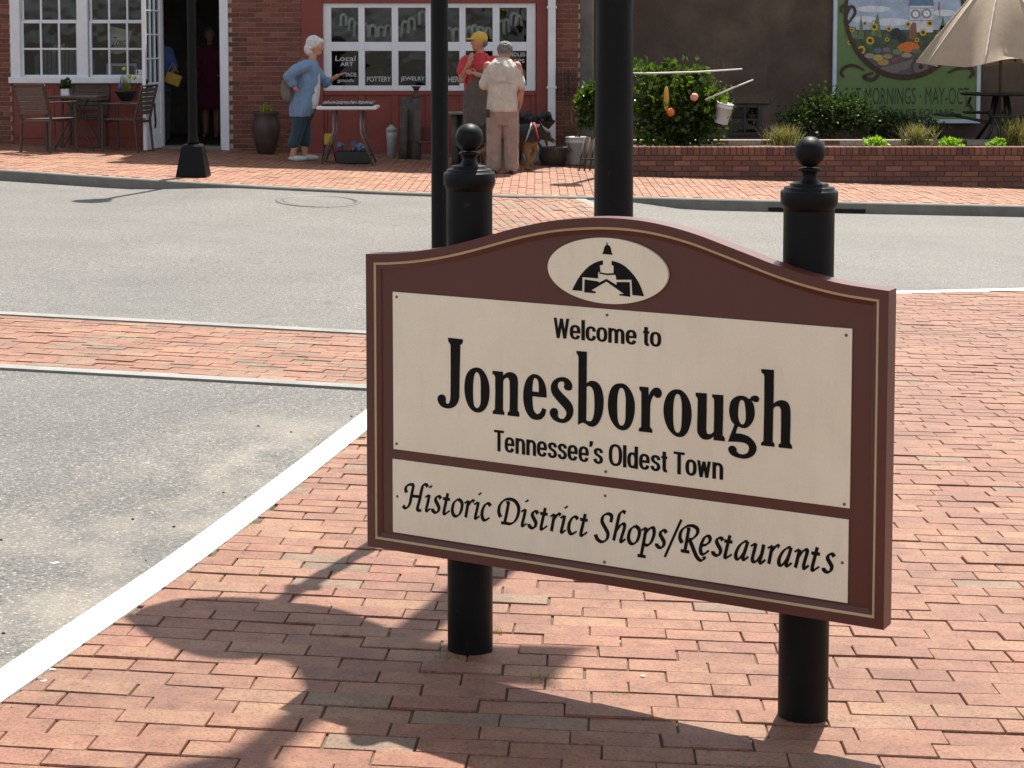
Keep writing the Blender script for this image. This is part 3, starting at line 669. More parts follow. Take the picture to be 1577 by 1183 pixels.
# ---- condensed sans lines
def arc(cx, cy, rx, ry, e=2.6, n=28):
    return [(cx + rx * math.copysign(abs(cos(2 * pi * k / n)) ** (2 / e), cos(2 * pi * k / n)), cy + ry * math.copysign(abs(sin(2 * pi * k / n)) ** (2 / e), sin(2 * pi * k / n))) for k in range(n + 1)]
def vl(x, y0, y1): return ('l', [(x, y0), (x, y1)])
ARCH = lambda x, w: ('c', [(x, .50), (x + .05, .615), (x + .5 * w, .665), (x + w - .045, .625), (x + w, .50), (x + w, .42)])
SG = {  # condensed grotesque, cap height 1: l = straight stem, h = level bar, c = curve, o = closed oval
 'W': (.70, [('l', [(.08, 1), (.21, 0)]), ('l', [(.35, .98), (.21, 0)]), ('l', [(.35, .98), (.49, 0)]), ('l', [(.62, 1), (.49, 0)])]),
 'w': (.60, [('l', [(.07, .73), (.17, 0)]), ('l', [(.285, .70), (.17, 0)]), ('l', [(.285, .70), (.40, 0)]), ('l', [(.50, .73), (.40, 0)])]),
 'e': (.48, [('h', [(.09, .375), (.45, .375)]), ('c', [(.385, .36), (.382, .50), (.345, .62), (.24, .667), (.135, .62), (.09, .50), (.085, .36), (.09, .22), (.135, .11), (.24, .065), (.335, .10), (.378, .215)])]),
 'l': (.19, [vl(.095, 0, 1)]), 'c': (.45, [('c', [(.378, .475), (.345, .615), (.235, .667), (.13, .615), (.088, .49), (.085, .36), (.088, .24), (.13, .115), (.235, .065), (.345, .115), (.378, .265)])]),
 'o': (.48, [('c', arc(.24, .366, .157, .30))]), 'O': (.60, [('c', arc(.30, .5, .215, .435))]), 'm': (.74, [vl(.10, 0, .73), ARCH(.10, .265), vl(.365, 0, .5), ARCH(.365, .265), vl(.63, 0, .5)]),
 'n': (.49, [vl(.10, 0, .73), ARCH(.10, .29), vl(.39, 0, .5)]), 't': (.29, [('c', [(.145, .92), (.145, .5), (.145, .2), (.165, .09), (.215, .066), (.265, .07)]), ('h', [(.02, .665), (.275, .665)])]),
 'T': (.50, [('h', [(.02, .93), (.48, .93)]), vl(.25, 0, .99)]), 's': (.44, [('c', [(.358, .515), (.325, .63), (.225, .667), (.125, .63), (.098, .53), (.145, .435), (.225, .385), (.315, .32), (.352, .21), (.315, .105), (.22, .065), (.12, .10), (.075, .225)])]),
 'd': (.50, [('c', arc(.235, .366, .150, .30)), vl(.395, 0, 1)]), '\u2019': (.17, [('l', [(.085, 1.0), (.085, .86)]), ('l', [(.085, .86), (.045, .74)])]), ' ': (.22, [])}
def sans(txt, xl, yb, xr, yb2, cap_px, bold, sp=1.0):
    a, b = suv(xl, yb), suv(xr, yb2); base = (a.y + b.y) / 2; h = suv(xl, yb - cap_px).y - a.y; adv = sum(SG[c][0] for c in txt) - .04
    kx_ = (b.x - a.x) / adv; x = -.02; mb = MB(); q = 0; w = .150; k = 0
    def T_(px_, py_): return MS(PT + .0006 + .00006 * (k % 9)) @ Vector((a.x + px_ * kx_, base + py_ * h, 0))
    for c in txt:
        for kind, pts in SG[c][1]:
            k += 1; P = [(x + p[0], p[1]) for p in pts]
            if kind == 'l':
                (x0, y0), (x1, y1) = P; hw = w * .5 * (.86 if abs(x1 - x0) > .02 else 1); mb.add([T_(x0 - hw, y0), T_(x0 + hw, y0), T_(x1 + hw, y1), T_(x1 - hw, y1)], [(0, 1, 2, 3)])
            elif kind == 'h':
                (x0, y0), (x1, y1) = P; hw = .058; mb.add([T_(x0, y0 - hw), T_(x1, y0 - hw), T_(x1, y0 + hw), T_(x0, y0 + hw)], [(0, 1, 2, 3)])
            else:
                closed = pts[0] == pts[-1] or abs(pts[0][0] - pts[-1][0]) + abs(pts[0][1] - pts[-1][1]) < 1e-6
                Q = [Vector(p) for p in P] if closed else catmull(P, 6); n = len(Q); vs = []
                for i, p in enumerate(Q):
                    d = (Q[1] - Q[-2]) if closed and i in (0, n - 1) else (Q[min(i + 1, n - 1)] - Q[max(i - 1, 0)]); d.normalize(); ww = w * .5 * (1 - .14 * abs(d.x)); nn = Vector((-d.y, d.x)) * ww; vs += [T_(p.x + nn.x, p.y + nn.y * .92), T_(p.x - nn.x, p.y - nn.y * .92)]
                mb.add(vs, [(2 * i, 2 * i + 2, 2 * i + 3, 2 * i + 1) for i in range(n - 1)])
        x += SG[c][0]
    s_build(mb, 'lettering', m_ink)
sans('Welcome to', 854, 519, 1019, 535.5, 31, .018, 1.04)
sans("Tennessee\u2019s Oldest Town", 762, 695.5, 1115, 737, 33, .018, 1.04)
# ---- chancery italic line, drawn with a broad nib
X5 = lambda x, y: suv(610 + x / 8.761, 730 + y / 8.761)
X6 = lambda x, y: suv(760 + x / 8.761, 750 + y / 8.761)
X7 = lambda x, y: suv(910 + x / 7.885, 780 + y / 7.885)
X8 = lambda x, y: suv(1090 + x / 7.51, 800 + y / 7.51)
GL = {
 'H': (X5, [[(152, 248), (140, 200), (160, 155), (205, 138), (255, 142)], [(248, 140), (218, 290), (198, 390), (170, 440), (135, 455), (105, 422)], [(222, 292), (325, 302)], [(440, 172), (415, 138), (382, 145), (360, 195), (332, 330), (300, 472), (352, 486)]]),
 'i': (X5, [[(405, 310), (456, 276)], [(460, 275), (442, 370), (420, 470), (430, 495), (474, 462)], [(472, 158), (484, 178)]]),
 's': (X5, [[(615, 330), (592, 298), (556, 310), (545, 350), (568, 400), (590, 450), (575, 502), (540, 515), (508, 490), (502, 462)]]),
 't': (X5, [[(710, 255), (685, 370), (658, 505), (672, 535), (735, 490)], [(645, 326), (740, 340)]]),
 'o': (X5, [[(850, 335), (893, 372), (900, 440), (872, 528), (822, 565), (782, 540), (770, 470), (795, 380), (852, 334)]]),
 'r': (X5, [[(935, 390), (988, 355)], [(990, 355), (975, 430), (950, 582)], [(972, 440), (1012, 382), (1042, 354), (1066, 372)]]),
 'c': (X5, [[(1285, 428), (1258, 395), (1215, 410), (1178, 480), (1170, 555), (1190, 612), (1225, 615), (1272, 584)]]),
 'D': (X6, [[(112, 402), (85, 345), (92, 255), (145, 182), (220, 158), (300, 185), (347, 260), (347, 350), (312, 440), (250, 490), (172, 484), (113, 478)], [(185, 206), (232, 204)], [(215, 205), (188, 350), (160, 482)]]),
 'S': (X7, [[(250, 188), (260, 112), (215, 85), (160, 112), (145, 180), (180, 250), (215, 325), (200, 395), (145, 425), (90, 395), (65, 335)]]),
 'h': (X7, [[(430, 75), (396, 58), (356, 95), (330, 205), (285, 410)], [(312, 300), (365, 225), (410, 208), (415, 260), (375, 395), (385, 425), (428, 390)]]),
 'p': (X7, [[(620, 288), (678, 250)], [(680, 250), (655, 400), (618, 595)], [(575, 590), (675, 606)], [(662, 335), (718, 268), (768, 258), (776, 330), (745, 420), (700, 465), (652, 455)]]),
 '/': (X7, [[(1108, 155), (1005, 385), (905, 610)]]),
 'R': (X7, [[(1117, 440), (1090, 375), (1108, 292), (1168, 240), (1240, 230), (1302, 268), (1297, 332), (1245, 385), (1202, 395)], [(1197, 275), (1150, 538)], [(1100, 531), (1205, 550)], [(1175, 272), (1218, 266)], [(1205, 395), (1240, 480), (1290, 600), (1340, 650), (1382, 630), (1380, 602)]]),
 'e': (X7, [[(1352, 470), (1405, 460), (1447, 425), (1455, 380), (1430, 355), (1385, 378), (1348, 462), (1340, 535), (1362, 575), (1402, 562), (1442, 528)]]),
 'a': (X8, [[(470, 250), (430, 255), (375, 300), (335, 380), (336, 440), (368, 450), (425, 380), (462, 285)], [(472, 250), (442, 350), (416, 440), (434, 460), (476, 425)]]),
 'u': (X8, [[(505, 305), (562, 270)], [(565, 270), (545, 360), (524, 450), (540, 485), (582, 468), (632, 395)], [(656, 285), (632, 400), (610, 475), (628, 500), (672, 460)]]),
 'n': (X8, [[(1010, 370), (1068, 340)], [(1070, 340), (1050, 430), (1020, 555)], [(1045, 445), (1098, 372), (1148, 345), (1155, 385), (1120, 510), (1126, 565), (1175, 525)]]),
}
TXT = [('H', None), ('i', X5(405, 310)), ('s', X5(615, 330)), ('t', X5(710, 255)), ('o', X5(850, 335)), ('r', X5(935, 390)), ('i', X5(1066, 408)), ('c', None),
       ('D', None), ('i', X6(385, 330)), ('s', X6(610, 358)), ('t', X6(710, 278)), ('r', X6(778, 395)), ('i', X6(912, 416)), ('c', X6(1148, 432)), ('t', X6(1250, 358)),
       ('S', None), ('h', None), ('o', X7(548, 232)), ('p', None), ('s', X7(925, 318)), ('/', None), ('R', None), ('e', None),
       ('s', X8(183, 240)), ('t', X8(265, 178)), ('a', None), ('u', None), ('r', X8(700, 330)), ('a', X8(972, 320)), ('n', None), ('t', X8(1275, 316)), ('s', X8(1470, 428))]
NIB = Vector((cos(radians(38)), sin(radians(38))))
mb = MB(); lay_z = 0
for ch, ref in TXT:
    fn, strokes = GL[ch]; first = fn(*strokes[0][0]); off = (ref - first) if ref is not None else Vector((0, 0))
    for st in strokes:
        P = catmull([tuple(fn(*p) + off) for p in st], 6); n = len(P); vs = []
        for i, p in enumerate(P):
            d = (P[min(i + 1, n - 1)] - P[max(i - 1, 0)]).normalized(); nn = Vector((-d.y, d.x))
            w = .0021 + .0030 * abs(d.x * NIB.y - d.y * NIB.x)
            if ch == '/': w = .0031
            if len(st) == 2 and ch == 'i' and st[0][1] < 200: w = .0052
            vs += [p + nn * w, p - nn * w]
        zz = PT + .0006 + .0001 * (lay_z % 5); lay_z += 1
        mb.add([MS(zz) @ Vector((q.x, q.y, 0)) for q in vs], [(2 * i, 2 * i + 2, 2 * i + 3, 2 * i + 1) for i in range(n - 1)])
s_build(mb, 'lettering', m_ink)
for x, y in [(612, 457), (1304, 516), (936, 485), (934, 726), (612, 683), (1301, 776), (613, 764), (933, 763), (932, 865), (1298, 866)]:
    q = suv(x, y); mb = MB(); mb.lathe([(.0036, 0), (.0034, .0012), (.002, .0018)], n=12, M=MS(PT) @ Matrix.Translation((q.x, q.y, 0))); s_build(mb, 'screw', m_screw)
# ---- posts
def post(P, ytop, x):
    zt = at(x, ytop, P.y).z; zb = zs(P.x, P.y)
    mb = MB(); mb.lathe([(.0572, zb - .25 + (zt - .158 - zb + .25) * k / 24) for k in range(25)], (P.x, P.y, 0), 64, smooth=False); o = s_build(mb, 'post', m_black)
    mb = MB(); mb.lathe([(.0574, -.166), (.0600, -.158), (.0640, -.152), (.0645, -.126), (.0625, -.122), (.0575, -.1215), (.0565, -.115), (.0545, -.1135), (.0435, -.113), (.0430, -.1065), (.040, -.105), (.026, -.103), (.0185, -.096), (.0165, -.088), (.0185, -.080), (.0265, -.0765), (.0265, -.0735), (.0215, -.0705)], (P.x, P.y, zt), 36)
    c = s_build(mb, 'post_cap', m_black)
    mb = MB(); mb.ball((P.x, P.y, zt - .0352), .0350, 28, 18); s_build(mb, 'ball_finial', m_black)
post(PL, 190, 724); post(PR, 210, 1246)
for P in (PL, PR):                                                                   # steel brackets behind the board
    for z in (vB + .10, vB + .52):
        M = Matrix(((SE.x, 0, SN.x, P.x), (SE.y, 0, SN.y, P.y), (0, 1, 0, z), (0, 0, 0, 1))); mb = MB(); mb.box(-.085, .085, -.02, .02, .050, S_OFF - TB + .001, M); s_build(mb, 'bracket', m_black)
# ------------------------------------------------------------------ far side buildings
FY = 25.7
def X_(px, Y=FY, py=120): return at(px, py, Y).x
def Z_(py, Y=FY): return at(788, py, Y).z
def wb(mb, name, mat, parent, fix=False):
    """build a part given in world coordinates under its thing"""
    o = mb.build(name, mat, parent)
    if fix: fix_normals(o)
    if parent is not None and parent.type == 'EMPTY':
        o.matrix_parent_inverse = (Matrix.Translation(parent.location) @ parent.rotation_euler.to_matrix().to_4x4()).inverted()
    return o
m_mortar = simple('mortar', (.40, .33, .26), .95, var=.25, scale=20, bump=.4)
m_wbrick = wallbrick_mat('facade_brick', [(.14, .047, .030), (.22, .070, .043), (.17, .052, .034), (.26, .095, .060), (.11, .042, .031), (.20, .060, .038)])
m_pbrick = wallbrick_mat('planter_brick', [(.15, .070, .048), (.21, .095, .062), (.12, .060, .046), (.25, .12, .08), (.17, .072, .05), (.10, .052, .042), (.20, .085, .055)])
m_redwood = simple('brick_red_paint', (.22, .048, .034), .6, var=.15, scale=5, bump=.1)
m_whitep = simple('white_trim_paint', (.70, .71, .73), .5, var=.06, scale=8)
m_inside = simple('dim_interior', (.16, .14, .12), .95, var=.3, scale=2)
m_stucco = stucco_mat()
UNIT = {}
def unit_brick(mat):
    if mat.name not in UNIT:
        mb = MB(); mb.box(-.5, .5, -.5, .5, -.5, .5, None, .03); me = mb.mesh('brick'); me.materials.append(mat); UNIT[mat.name] = me
    return UNIT[mat.name]
def one_brick(parent, mat, cx, cy, cz, sx, sy, sz, inv, rot=None):
    o = bpy.data.objects.new('brick', unit_brick(mat)); o.location = (cx, cy + random.uniform(-.0015, .0015), cz); o.scale = (sx, sy, sz)
    if rot: o.rotation_euler = rot
    o.parent = parent; o.matrix_parent_inverse = inv; C.objects.link(o)
def brick_panel(parent, mat, x0, x1, z0, z1, Yf, L=.203, H=.0575, J=.0095, ph=0.0):
    inv = Matrix.Translation(parent.location).inverted() if parent.type == 'EMPTY' else Matrix(); z = z0; j = 0; n = 0
    while z < z1:
        x = x0 - (0 if (j % 2) else (L + J) / 2) + ph
        while x < x1:
            a, b = max(x, x0), min(x + L, x1)
            if b - a > .02: one_brick(parent, mat, (a + b) / 2, Yf + .045, z + H / 2, b - a, .09, H, inv); n += 1
            x += L + J
        z += H + J; j += 1
    return n
gz0 = zf(-3) - .12
shop = empty('brick_shop', (-3, FY, zf(-3)), 0, 'red brick storefront with white windows, open white door and red panels', 'building')
xa, xw0, xw1, xd0, xd1, xp1, xg0, xg1, xr1, xend = X_(-8), X_(17), X_(229), X_(249), X_(346), X_(465), X_(498), X_(826), X_(856), X_(893)
ZT = 2.62                                                                            # head of the openings
def slab(name, x0, x1, z0, z1, mat, y0=.014, y1=.26, parent=shop, b=0): 
    mb = MB(); mb.box(x0, x1, FY + y0, FY + y1, z0, z1, None, b); return wb(mb, name, mat, parent)
slab('wall', -14, xw0, gz0 + .1, 3.0, m_mortar); slab('wall', xd1 + .0, xp1, gz0, ZT, m_mortar); slab('wall', xr1 - .14, xend, gz0 - .1, ZT, m_mortar)
slab('wall', xw0, xd1, ZT, 3.0, m_mortar); slab('parapet', xd1, xend, ZT + .002, 6.0, m_mortar)
brick_panel(shop, m_wbrick, xa, xw0 - .002, zf(xa) - .02, 2.2, FY); brick_panel(shop, m_wbrick, xd1 + .06, xp1, zf(-4) - .04, 2.2, FY, ph=.05); brick_panel(shop, m_wbrick, xr1 + .0, xend, zf(.8) - .04, 2.2, FY)
mb = MB(); mb.box(-14, xend, FY + .24, 31, 2.8, 3.0); mb.box(xd1, xend, FY + .24, 31, 4.6, 4.8); wb(mb, 'roof', m_stucco, shop)['kind'] = 'stuff'
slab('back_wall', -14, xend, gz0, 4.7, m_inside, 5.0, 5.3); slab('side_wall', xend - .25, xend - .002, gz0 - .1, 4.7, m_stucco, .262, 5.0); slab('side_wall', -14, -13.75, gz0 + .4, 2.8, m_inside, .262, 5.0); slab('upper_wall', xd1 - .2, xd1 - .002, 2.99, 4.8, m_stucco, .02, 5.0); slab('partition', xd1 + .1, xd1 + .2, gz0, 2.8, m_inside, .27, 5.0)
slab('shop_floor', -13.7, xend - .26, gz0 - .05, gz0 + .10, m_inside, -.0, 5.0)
mb = MB(); z = zf(-8) - .02; j = 0                                                   # brickwork beyond the left edge of the picture
while z < 2.95:
    x = xa - 3.2 + (j % 2) * .106
    while x < xa - .1: mb.box(x, min(x + .203, xa - .004), FY + .002, FY + .06, z, z + .0575); x += .2125
    z += .067; j += 1
wb(mb, 'brick_field', m_wbrick, shop)['kind'] = 'stuff'
# red stall riser under the left window
slab('stall_riser', xw0, xw1 + .10, gz0, Z_(126), m_redwood, .03, .22)
for k in range(3):
    a = xw0 + .03 + k * .62; slab('riser_panel', a, a + .56, zf(-6) + .1, Z_(136), m_redwood, .018, .05, b=.008)
def sash(parent, xs, zs_, Y, bar=.022, edge=.045, mat=m_whitep, depth=.04, name='sash', edgex=None):
    """glazed sash: xs / zs_ = list of (lo, hi) openings; every pane a part of the sash"""
    ex = edge if edgex is None else edgex; x0, x1 = xs[0][0] - ex, xs[-1][1] + ex; z0, z1 = zs_[0][0] - edge, zs_[-1][1] + edge; mb = MB()
    cuts = [x0] + [v for a in xs for v in a] + [x1]; zc_ = [z0] + [v for a in zs_ for v in a] + [z1]
    for i in range(0, len(cuts), 2): mb.box(cuts[i], cuts[i + 1], Y, Y + depth, z0, z1, None, .004)
    for i in range(0, len(zc_), 2):
        for a, b in xs: mb.box(a, b, Y + .002, Y + depth - .002, zc_[i], zc_[i + 1], None, .003)
    s = wb(mb, name, mat, parent)
    for a, b in xs:
        for c, d in zs_:
            m2 = MB(); m2.box(a - .004, b + .004, Y + depth * .5, Y + depth * .5 + .004, c - .004, d + .004); wb(m2, 'pane', m_glass, s)
    return s
# left: twin sash window
zb_, zt_ = Z_(127), 2.62
slab('window_casing', xw0, X_(32), zb_, zt_, m_whitep, -.012, .13, b=.004); slab('window_casing', X_(120), X_(136), zb_ + .03, zt_, m_whitep, -.010, .13, b=.004); slab('window_casing', X_(224), xw1 + .1, zb_, zt_, m_whitep, -.012, .13, b=.004)
slab('window_sill', X_(14), X_(230), zb_ - .012, zb_ + .075, m_whitep, -.05, .13, b=.008)
for a0 in (36, 141):
    xs = [(X_(a0 + k * 28), X_(a0 + 25 + k * 28)) for k in range(3)]
    sash(shop, xs, [(Z_(115.5), Z_(77)), (Z_(74), Z_(36))], FY + .05, edge=.038)
    sash(shop, xs, [(Z_(30.5), Z_(-8)), (Z_(-11), Z_(-50))], FY + .088, edge=.032)
# items behind the left window: curtain, hand-lettered card, notices
m_paper = simple('paper', (.62, .60, .55), .8, var=.08); m_curtain = cloth_mat('grey_curtain', (.28, .28, .29))
card = empty('window_card', (X_(179), FY + .16, Z_(55)), 0, 'white paper card with hand-lettered word inside the right-hand sash', 'card')
mb = MB(); q = [(169, 40), (203, 48), (196, 80), (178, 84), (167, 79)]; mb.add([at(*p, FY + .16) for p in q] + [at(p[0], p[1], FY + .164) for p in q], [(4, 3, 2, 1, 0), (5, 6, 7, 8, 9), (0, 1, 6, 5), (1, 2, 7, 6), (2, 3, 8, 7), (3, 4, 9, 8), (4, 0, 5, 9)]); wb(mb, 'paper_sheet', m_paper, card)
PW = lambda Y: Matrix(((1, 0, 0, 0), (0, 0, -1, Y), (0, 1, 0, 0), (0, 0, 0, 1)))
def on_wall(txt, x0, y0, x1, y1, Y, mat, parent, name='lettering', bold=0.0, slant=0.0, space=1.0):
    a, b = at(x0, y0, Y), at(x1, y1, Y); o = place_text(txt, a.x, b.x, b.z, a.z, PW(Y), name, mat, parent, bold, space, slant)
    if parent.type == 'EMPTY': o.matrix_parent_inverse = Matrix.Translation(parent.location).inverted()
    return o
on_wall('Zosca', 171, 57, 195, 72, FY + .157, m_ink, card, slant=.25)
nb = empty('framed_notice', (X_(184), FY + .17, Z_(116)), 0, 'small white framed notice standing on the inner sill', 'notice')
mb = MB(); mb.box(X_(160), X_(207), FY + .17, FY + .19, Z_(116), Z_(98), None, .004); wb(mb, 'frame', m_whitep, nb); mb = MB(); mb.box(X_(169), X_(203), FY + .166, FY + .171, Z_(115), Z_(102)); wb(mb, 'print', simple('slate_print', (.10, .12, .16), .7), nb)
st = empty('window_sticker', (X_(214), FY + .068, Z_(115)), 0, 'tiny white card stuck in the lower right pane', 'card'); mb = MB(); mb.box(X_(208), X_(220), FY + .064, FY + .067, Z_(115), Z_(107.5)); wb(mb, 'card', m_paper, st); mb = MB(); mb.box(X_(209.5), X_(211.5), FY + .062, FY + .0635, Z_(114), Z_(109)); wb(mb, 'mark', m_ink, st)
mb = MB()
for k in range(14):
    xx = X_(38) + k * .058; mb.add([(xx, FY + .55 + .03 * (k % 2), .6), (xx + .058, FY + .55 + .03 * ((k + 1) % 2), .6), (xx + .050 + .004 * k, FY + .55 + .03 * ((k + 1) % 2), 1.55 - .03 * abs(k - 5)), (xx + .004 * k, FY + .55 + .03 * (k % 2), 1.5 - .03 * abs(k - 6))], [(0, 1, 2, 3)], True)
o = mb.build('draped_cloth', m_curtain); tag(o, 'pale grey cloth draped behind the left sash', 'cloth')
# doorway and the open leaf
slab('door_jamb', X_(339), xd1 + .055, gz0 + .05, ZT, m_whitep, -.02, .18, b=.004); slab('door_jamb', X_(229) + .1, X_(249), gz0 + .05, ZT, m_whitep, .02, .18, b=.004)
slab('threshold', X_(249), X_(339), gz0, zf(-4.6) + .035, m_conc_d, -.12, .3, b=.01)
dh = Vector((X_(248), FY - .01)); dn = Vector((at(223, 220, 24.86).x, 24.86)); dv = (dn - dh); dW = dv.length; dv.normalize(); z0d = zf(-4.9) + .02
door = empty('open_door', (dh.x, dh.y, z0d), math.atan2(dv.y, dv.x), 'white half-glazed shop door standing open towards the street', 'door')
def dl(mb, name, mat, parent=None): return mb.build(name, mat, parent or door)
mb = MB(); mb.box(0, .09, -.022, .022, 0, 2.3, None, .004); mb.box(dW - .09, dW, -.022, .022, 0, 2.3, None, .004); mb.box(.09, dW - .09, -.021, .021, 0, .2, None, .003); mb.box(.09, dW - .09, -.021, .021, .80, .90, None, .003); mb.box(.09, dW - .09, -.021, .021, 2.2, 2.3, None, .003); dl(mb, 'door_frame', m_whitep)
mb = MB(); mb.box(.09, dW - .09, -.010, .010, .2, .80); mb.box(.16, dW - .16, -.017, .017, .28, .72, None, .006); dl(mb, 'lower_panel', m_whitep)
gw = (dW - .18) / 3
for i in (1, 2): mb = MB(); mb.box(.09 + gw * i - .011, .09 + gw * i + .011, -.016, .016, .9, 2.2); dl(mb, 'muntin', m_whitep)
for i in range(1, 4): mb = MB(); mb.box(.09, dW - .09, -.015, .015, .9 + i * .325 - .011, .9 + i * .325 + .011); dl(mb, 'muntin', m_whitep)
mb = MB(); mb.box(.09, dW - .09, -.003, .003, .9, 2.2); dl(mb, 'pane', m_glass)
mb = MB(); mb.tube([(dW - .05, .03, .85), (dW - .05, .075, .85), (dW - .16, .075, .85)], .012, 6); mb.box(dW - .075, dW - .025, .022, .030, .75, .95); dl(mb, 'door_handle', m_black)
mb = MB(); mb.tube([(dW * .5, .024, .62), (dW * .52, .03, .5), (dW * .47, .03, .36), (dW * .5, .024, .28)], .012, 6); dl(mb, 'hook', m_black)
# garage-style glazed bay
slab('red_jamb', xp1, xg0, gz0 - .02, ZT, m_redwood, -.015, .2, b=.006); slab('red_jamb', xg1, X_(843), gz0 - .1, ZT, m_redwood, -.015, .2, b=.006); slab('red_lintel', xg0, xg1, Z_(5), ZT, m_redwood, -.004, .2, b=.004)
gx = [(510.3, 552), (561.7, 603.3), (613.3, 655.5), (666, 707.5), (717, 758.7), (769.3, 811)]
sash(shop, [(X_(a), X_(b)) for a, b in gx], [(Z_(132), Z_(78.6)), (Z_(64.7), Z_(12))], FY + .03, edge=.072, depth=.06, name='glazed_bay', edgex=.125)
slab('wainscot', xg0, xg1, gz0 - .1, Z_(140), m_redwood, .045, .2)
slab('wainscot_rail', xg0, xg1, Z_(147), Z_(140), m_redwood, .02, .05, b=.004); slab('wainscot_rail', xg0, xg1, gz0 - .08, Z_(222), m_redwood, .02, .05, b=.004)
for a, b in [(xg0 / 1, X_(503))] + [(X_(gx[i][1] + 0), X_(gx[i + 1][0])) for i in range(5)] + [(X_(818), xg1)]: slab('wainscot_stile', a, b, Z_(221.5), Z_(147.5), m_redwood, .022, .05, b=.004)
m_chalk = simple('white_window_paint', (.55, .55, .53), .8, var=.2, scale=40)
for txt, a, b, c, d, bo in [('Local', 516, 86, 547, 94, .005), ('ART', 524, 96, 544, 102, .01), ('MADE', 529, 112, 549, 118, .01), ('goods', 519, 121, 545, 128, .004), ('POTTERY', 565, 118, 602, 126, .012), ('JEWELRY', 617, 118, 654, 126, .012), ('LEATHER', 670, 118, 706.5, 126.5, .012), ('CANDLES', 773, 81, 809, 87, .012), ('SOAPS', 776, 91, 808, 97, .012)]:
    on_wall(txt, a, b, c, d, FY + .052, m_chalk, shop, bold=bo, slant=.12 if txt in ('Local', 'goods') else 0)
# downpipe
dp = empty('downpipe', (X_(849.5), FY - .06, zf(.6)), 0, 'white square downpipe on the brick pier beside the red bay', 'downpipe')
mb = MB(); mb.box(X_(843.5), X_(855.5), FY - .10, FY - .02, zf(.6) + .12, 4.5, None, .012); wb(mb, 'pipe', m_whitep, dp)
mb = MB(); mb.bar((X_(849.5), FY - .06, zf(.6) + .16), (X_(849.5), FY - .22, zf(.6) + .05), .10, .07); wb(mb, 'shoe', m_whitep, dp)
for z in (.9, 2.0): mb = MB(); mb.box(X_(842), X_(857), FY - .106, FY - .0, z, z + .03); wb(mb, 'strap', m_whitep, dp)
# strings of cloth loops hanging behind the bay
cols = [(.80, .81, .74), (.55, .76, .64), (.60, .68, .74), (.82, .76, .66)]; lm = [cloth_mat('loop_cloth_%d' % i, c) for i, c in enumerate(cols)]
m_string = simple('string', (.4, .38, .33), .9)
def loop_garland(name, pts, label, sag):
    g = empty(name, at(pts[0][0], pts[0][1], FY + .2), 0, label, 'garland', 'garlands hung behind the bay window'); rr = random.Random(len(label))
    mb = MB(); mb.tube([at(x, y, FY + .21) for x, y in pts], .004, 5); wb(mb, 'string', m_string, g)
    for i, (x, y) in enumerate(pts):
        w, h = 4.2 + rr.random() * 1.2, 15 + rr.random() * 7; q = []
        for t in range(9):
            a = pi * t / 8; q.append(at(x - w * cos(a), y + 6 - 6 * sin(a) + (h - 6 if t in (0, 8) else 0), FY + .20 + .004 * t))
        mb = MB(); mb.tube(q, .022, 6, flat=.5); wb(mb, 'cloth_loop', lm[i % 4], g)
loop_garland('cloth_garland', [(529, 22), (542, 29), (550, 35), (562, 37), (574, 39), (587, 41), (598, 39), (613, 42), (624, 33), (634, 28), (651, 17)], 'string of pale cloth loops hanging behind the left half of the bay', 0)
loop_garland('cloth_garland', [(668, 36), (679, 40), (691, 43), (703, 44), (722, 42), (731, 39), (740, 41), (752, 43), (772, 32), (780, 30), (792, 20), (799, 24)], 'string of pale cloth loops hanging behind the right half of the bay', 0)
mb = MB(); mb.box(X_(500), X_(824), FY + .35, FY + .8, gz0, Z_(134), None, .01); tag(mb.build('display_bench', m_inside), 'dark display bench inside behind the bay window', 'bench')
# ---- stained stucco building
SY = 27.6
stc = empty('stucco_building', (4, SY, zf(4)), 0, 'old building wall of dark stained brown stucco', 'building')
mb = MB(); mb.box(X_(894, SY), 22, SY, SY + 6, -.7, 4.1); wb(mb, 'wall', m_stucco, stc)
mb = MB(); mb.box(X_(893, FY) + .001, X_(917, FY), FY + .5, SY + .2, -.5, 3.9, None, .02); wb(mb, 'buttress', simple('pale_render', (.20, .185, .165), .9, var=.25, scale=3, bump=.4), stc)
m_dkwood = simple('dark_frame_paint', (.06, .055, .05), .6, var=.2)
xs = [(X_(1128, SY), X_(1146, SY)), (X_(1149, SY), X_(1167, SY))]
bw = sash(stc, xs, [(Z_(204, SY), Z_(186, SY)), (Z_(183, SY), Z_(166, SY))], SY - .03, bar=.02, edge=.05, mat=m_dkwood, depth=.028, name='basement_window')
mb = MB(); mb.box(xs[0][0] - .03, xs[1][1] + .03, SY - .012, SY - .004, Z_(205, SY), Z_(164, SY)); wb(mb, 'recess', m_hole, stc)  # flat sheet on the wall, near-black to paint the unlit space behind the panes
mb = MB(); mb.box(X_(1110, SY), X_(1185, SY), SY - .05, SY - .002, Z_(160, SY), Z_(150, SY), None, .01); wb(mb, 'window_lintel', m_stucco, stc)
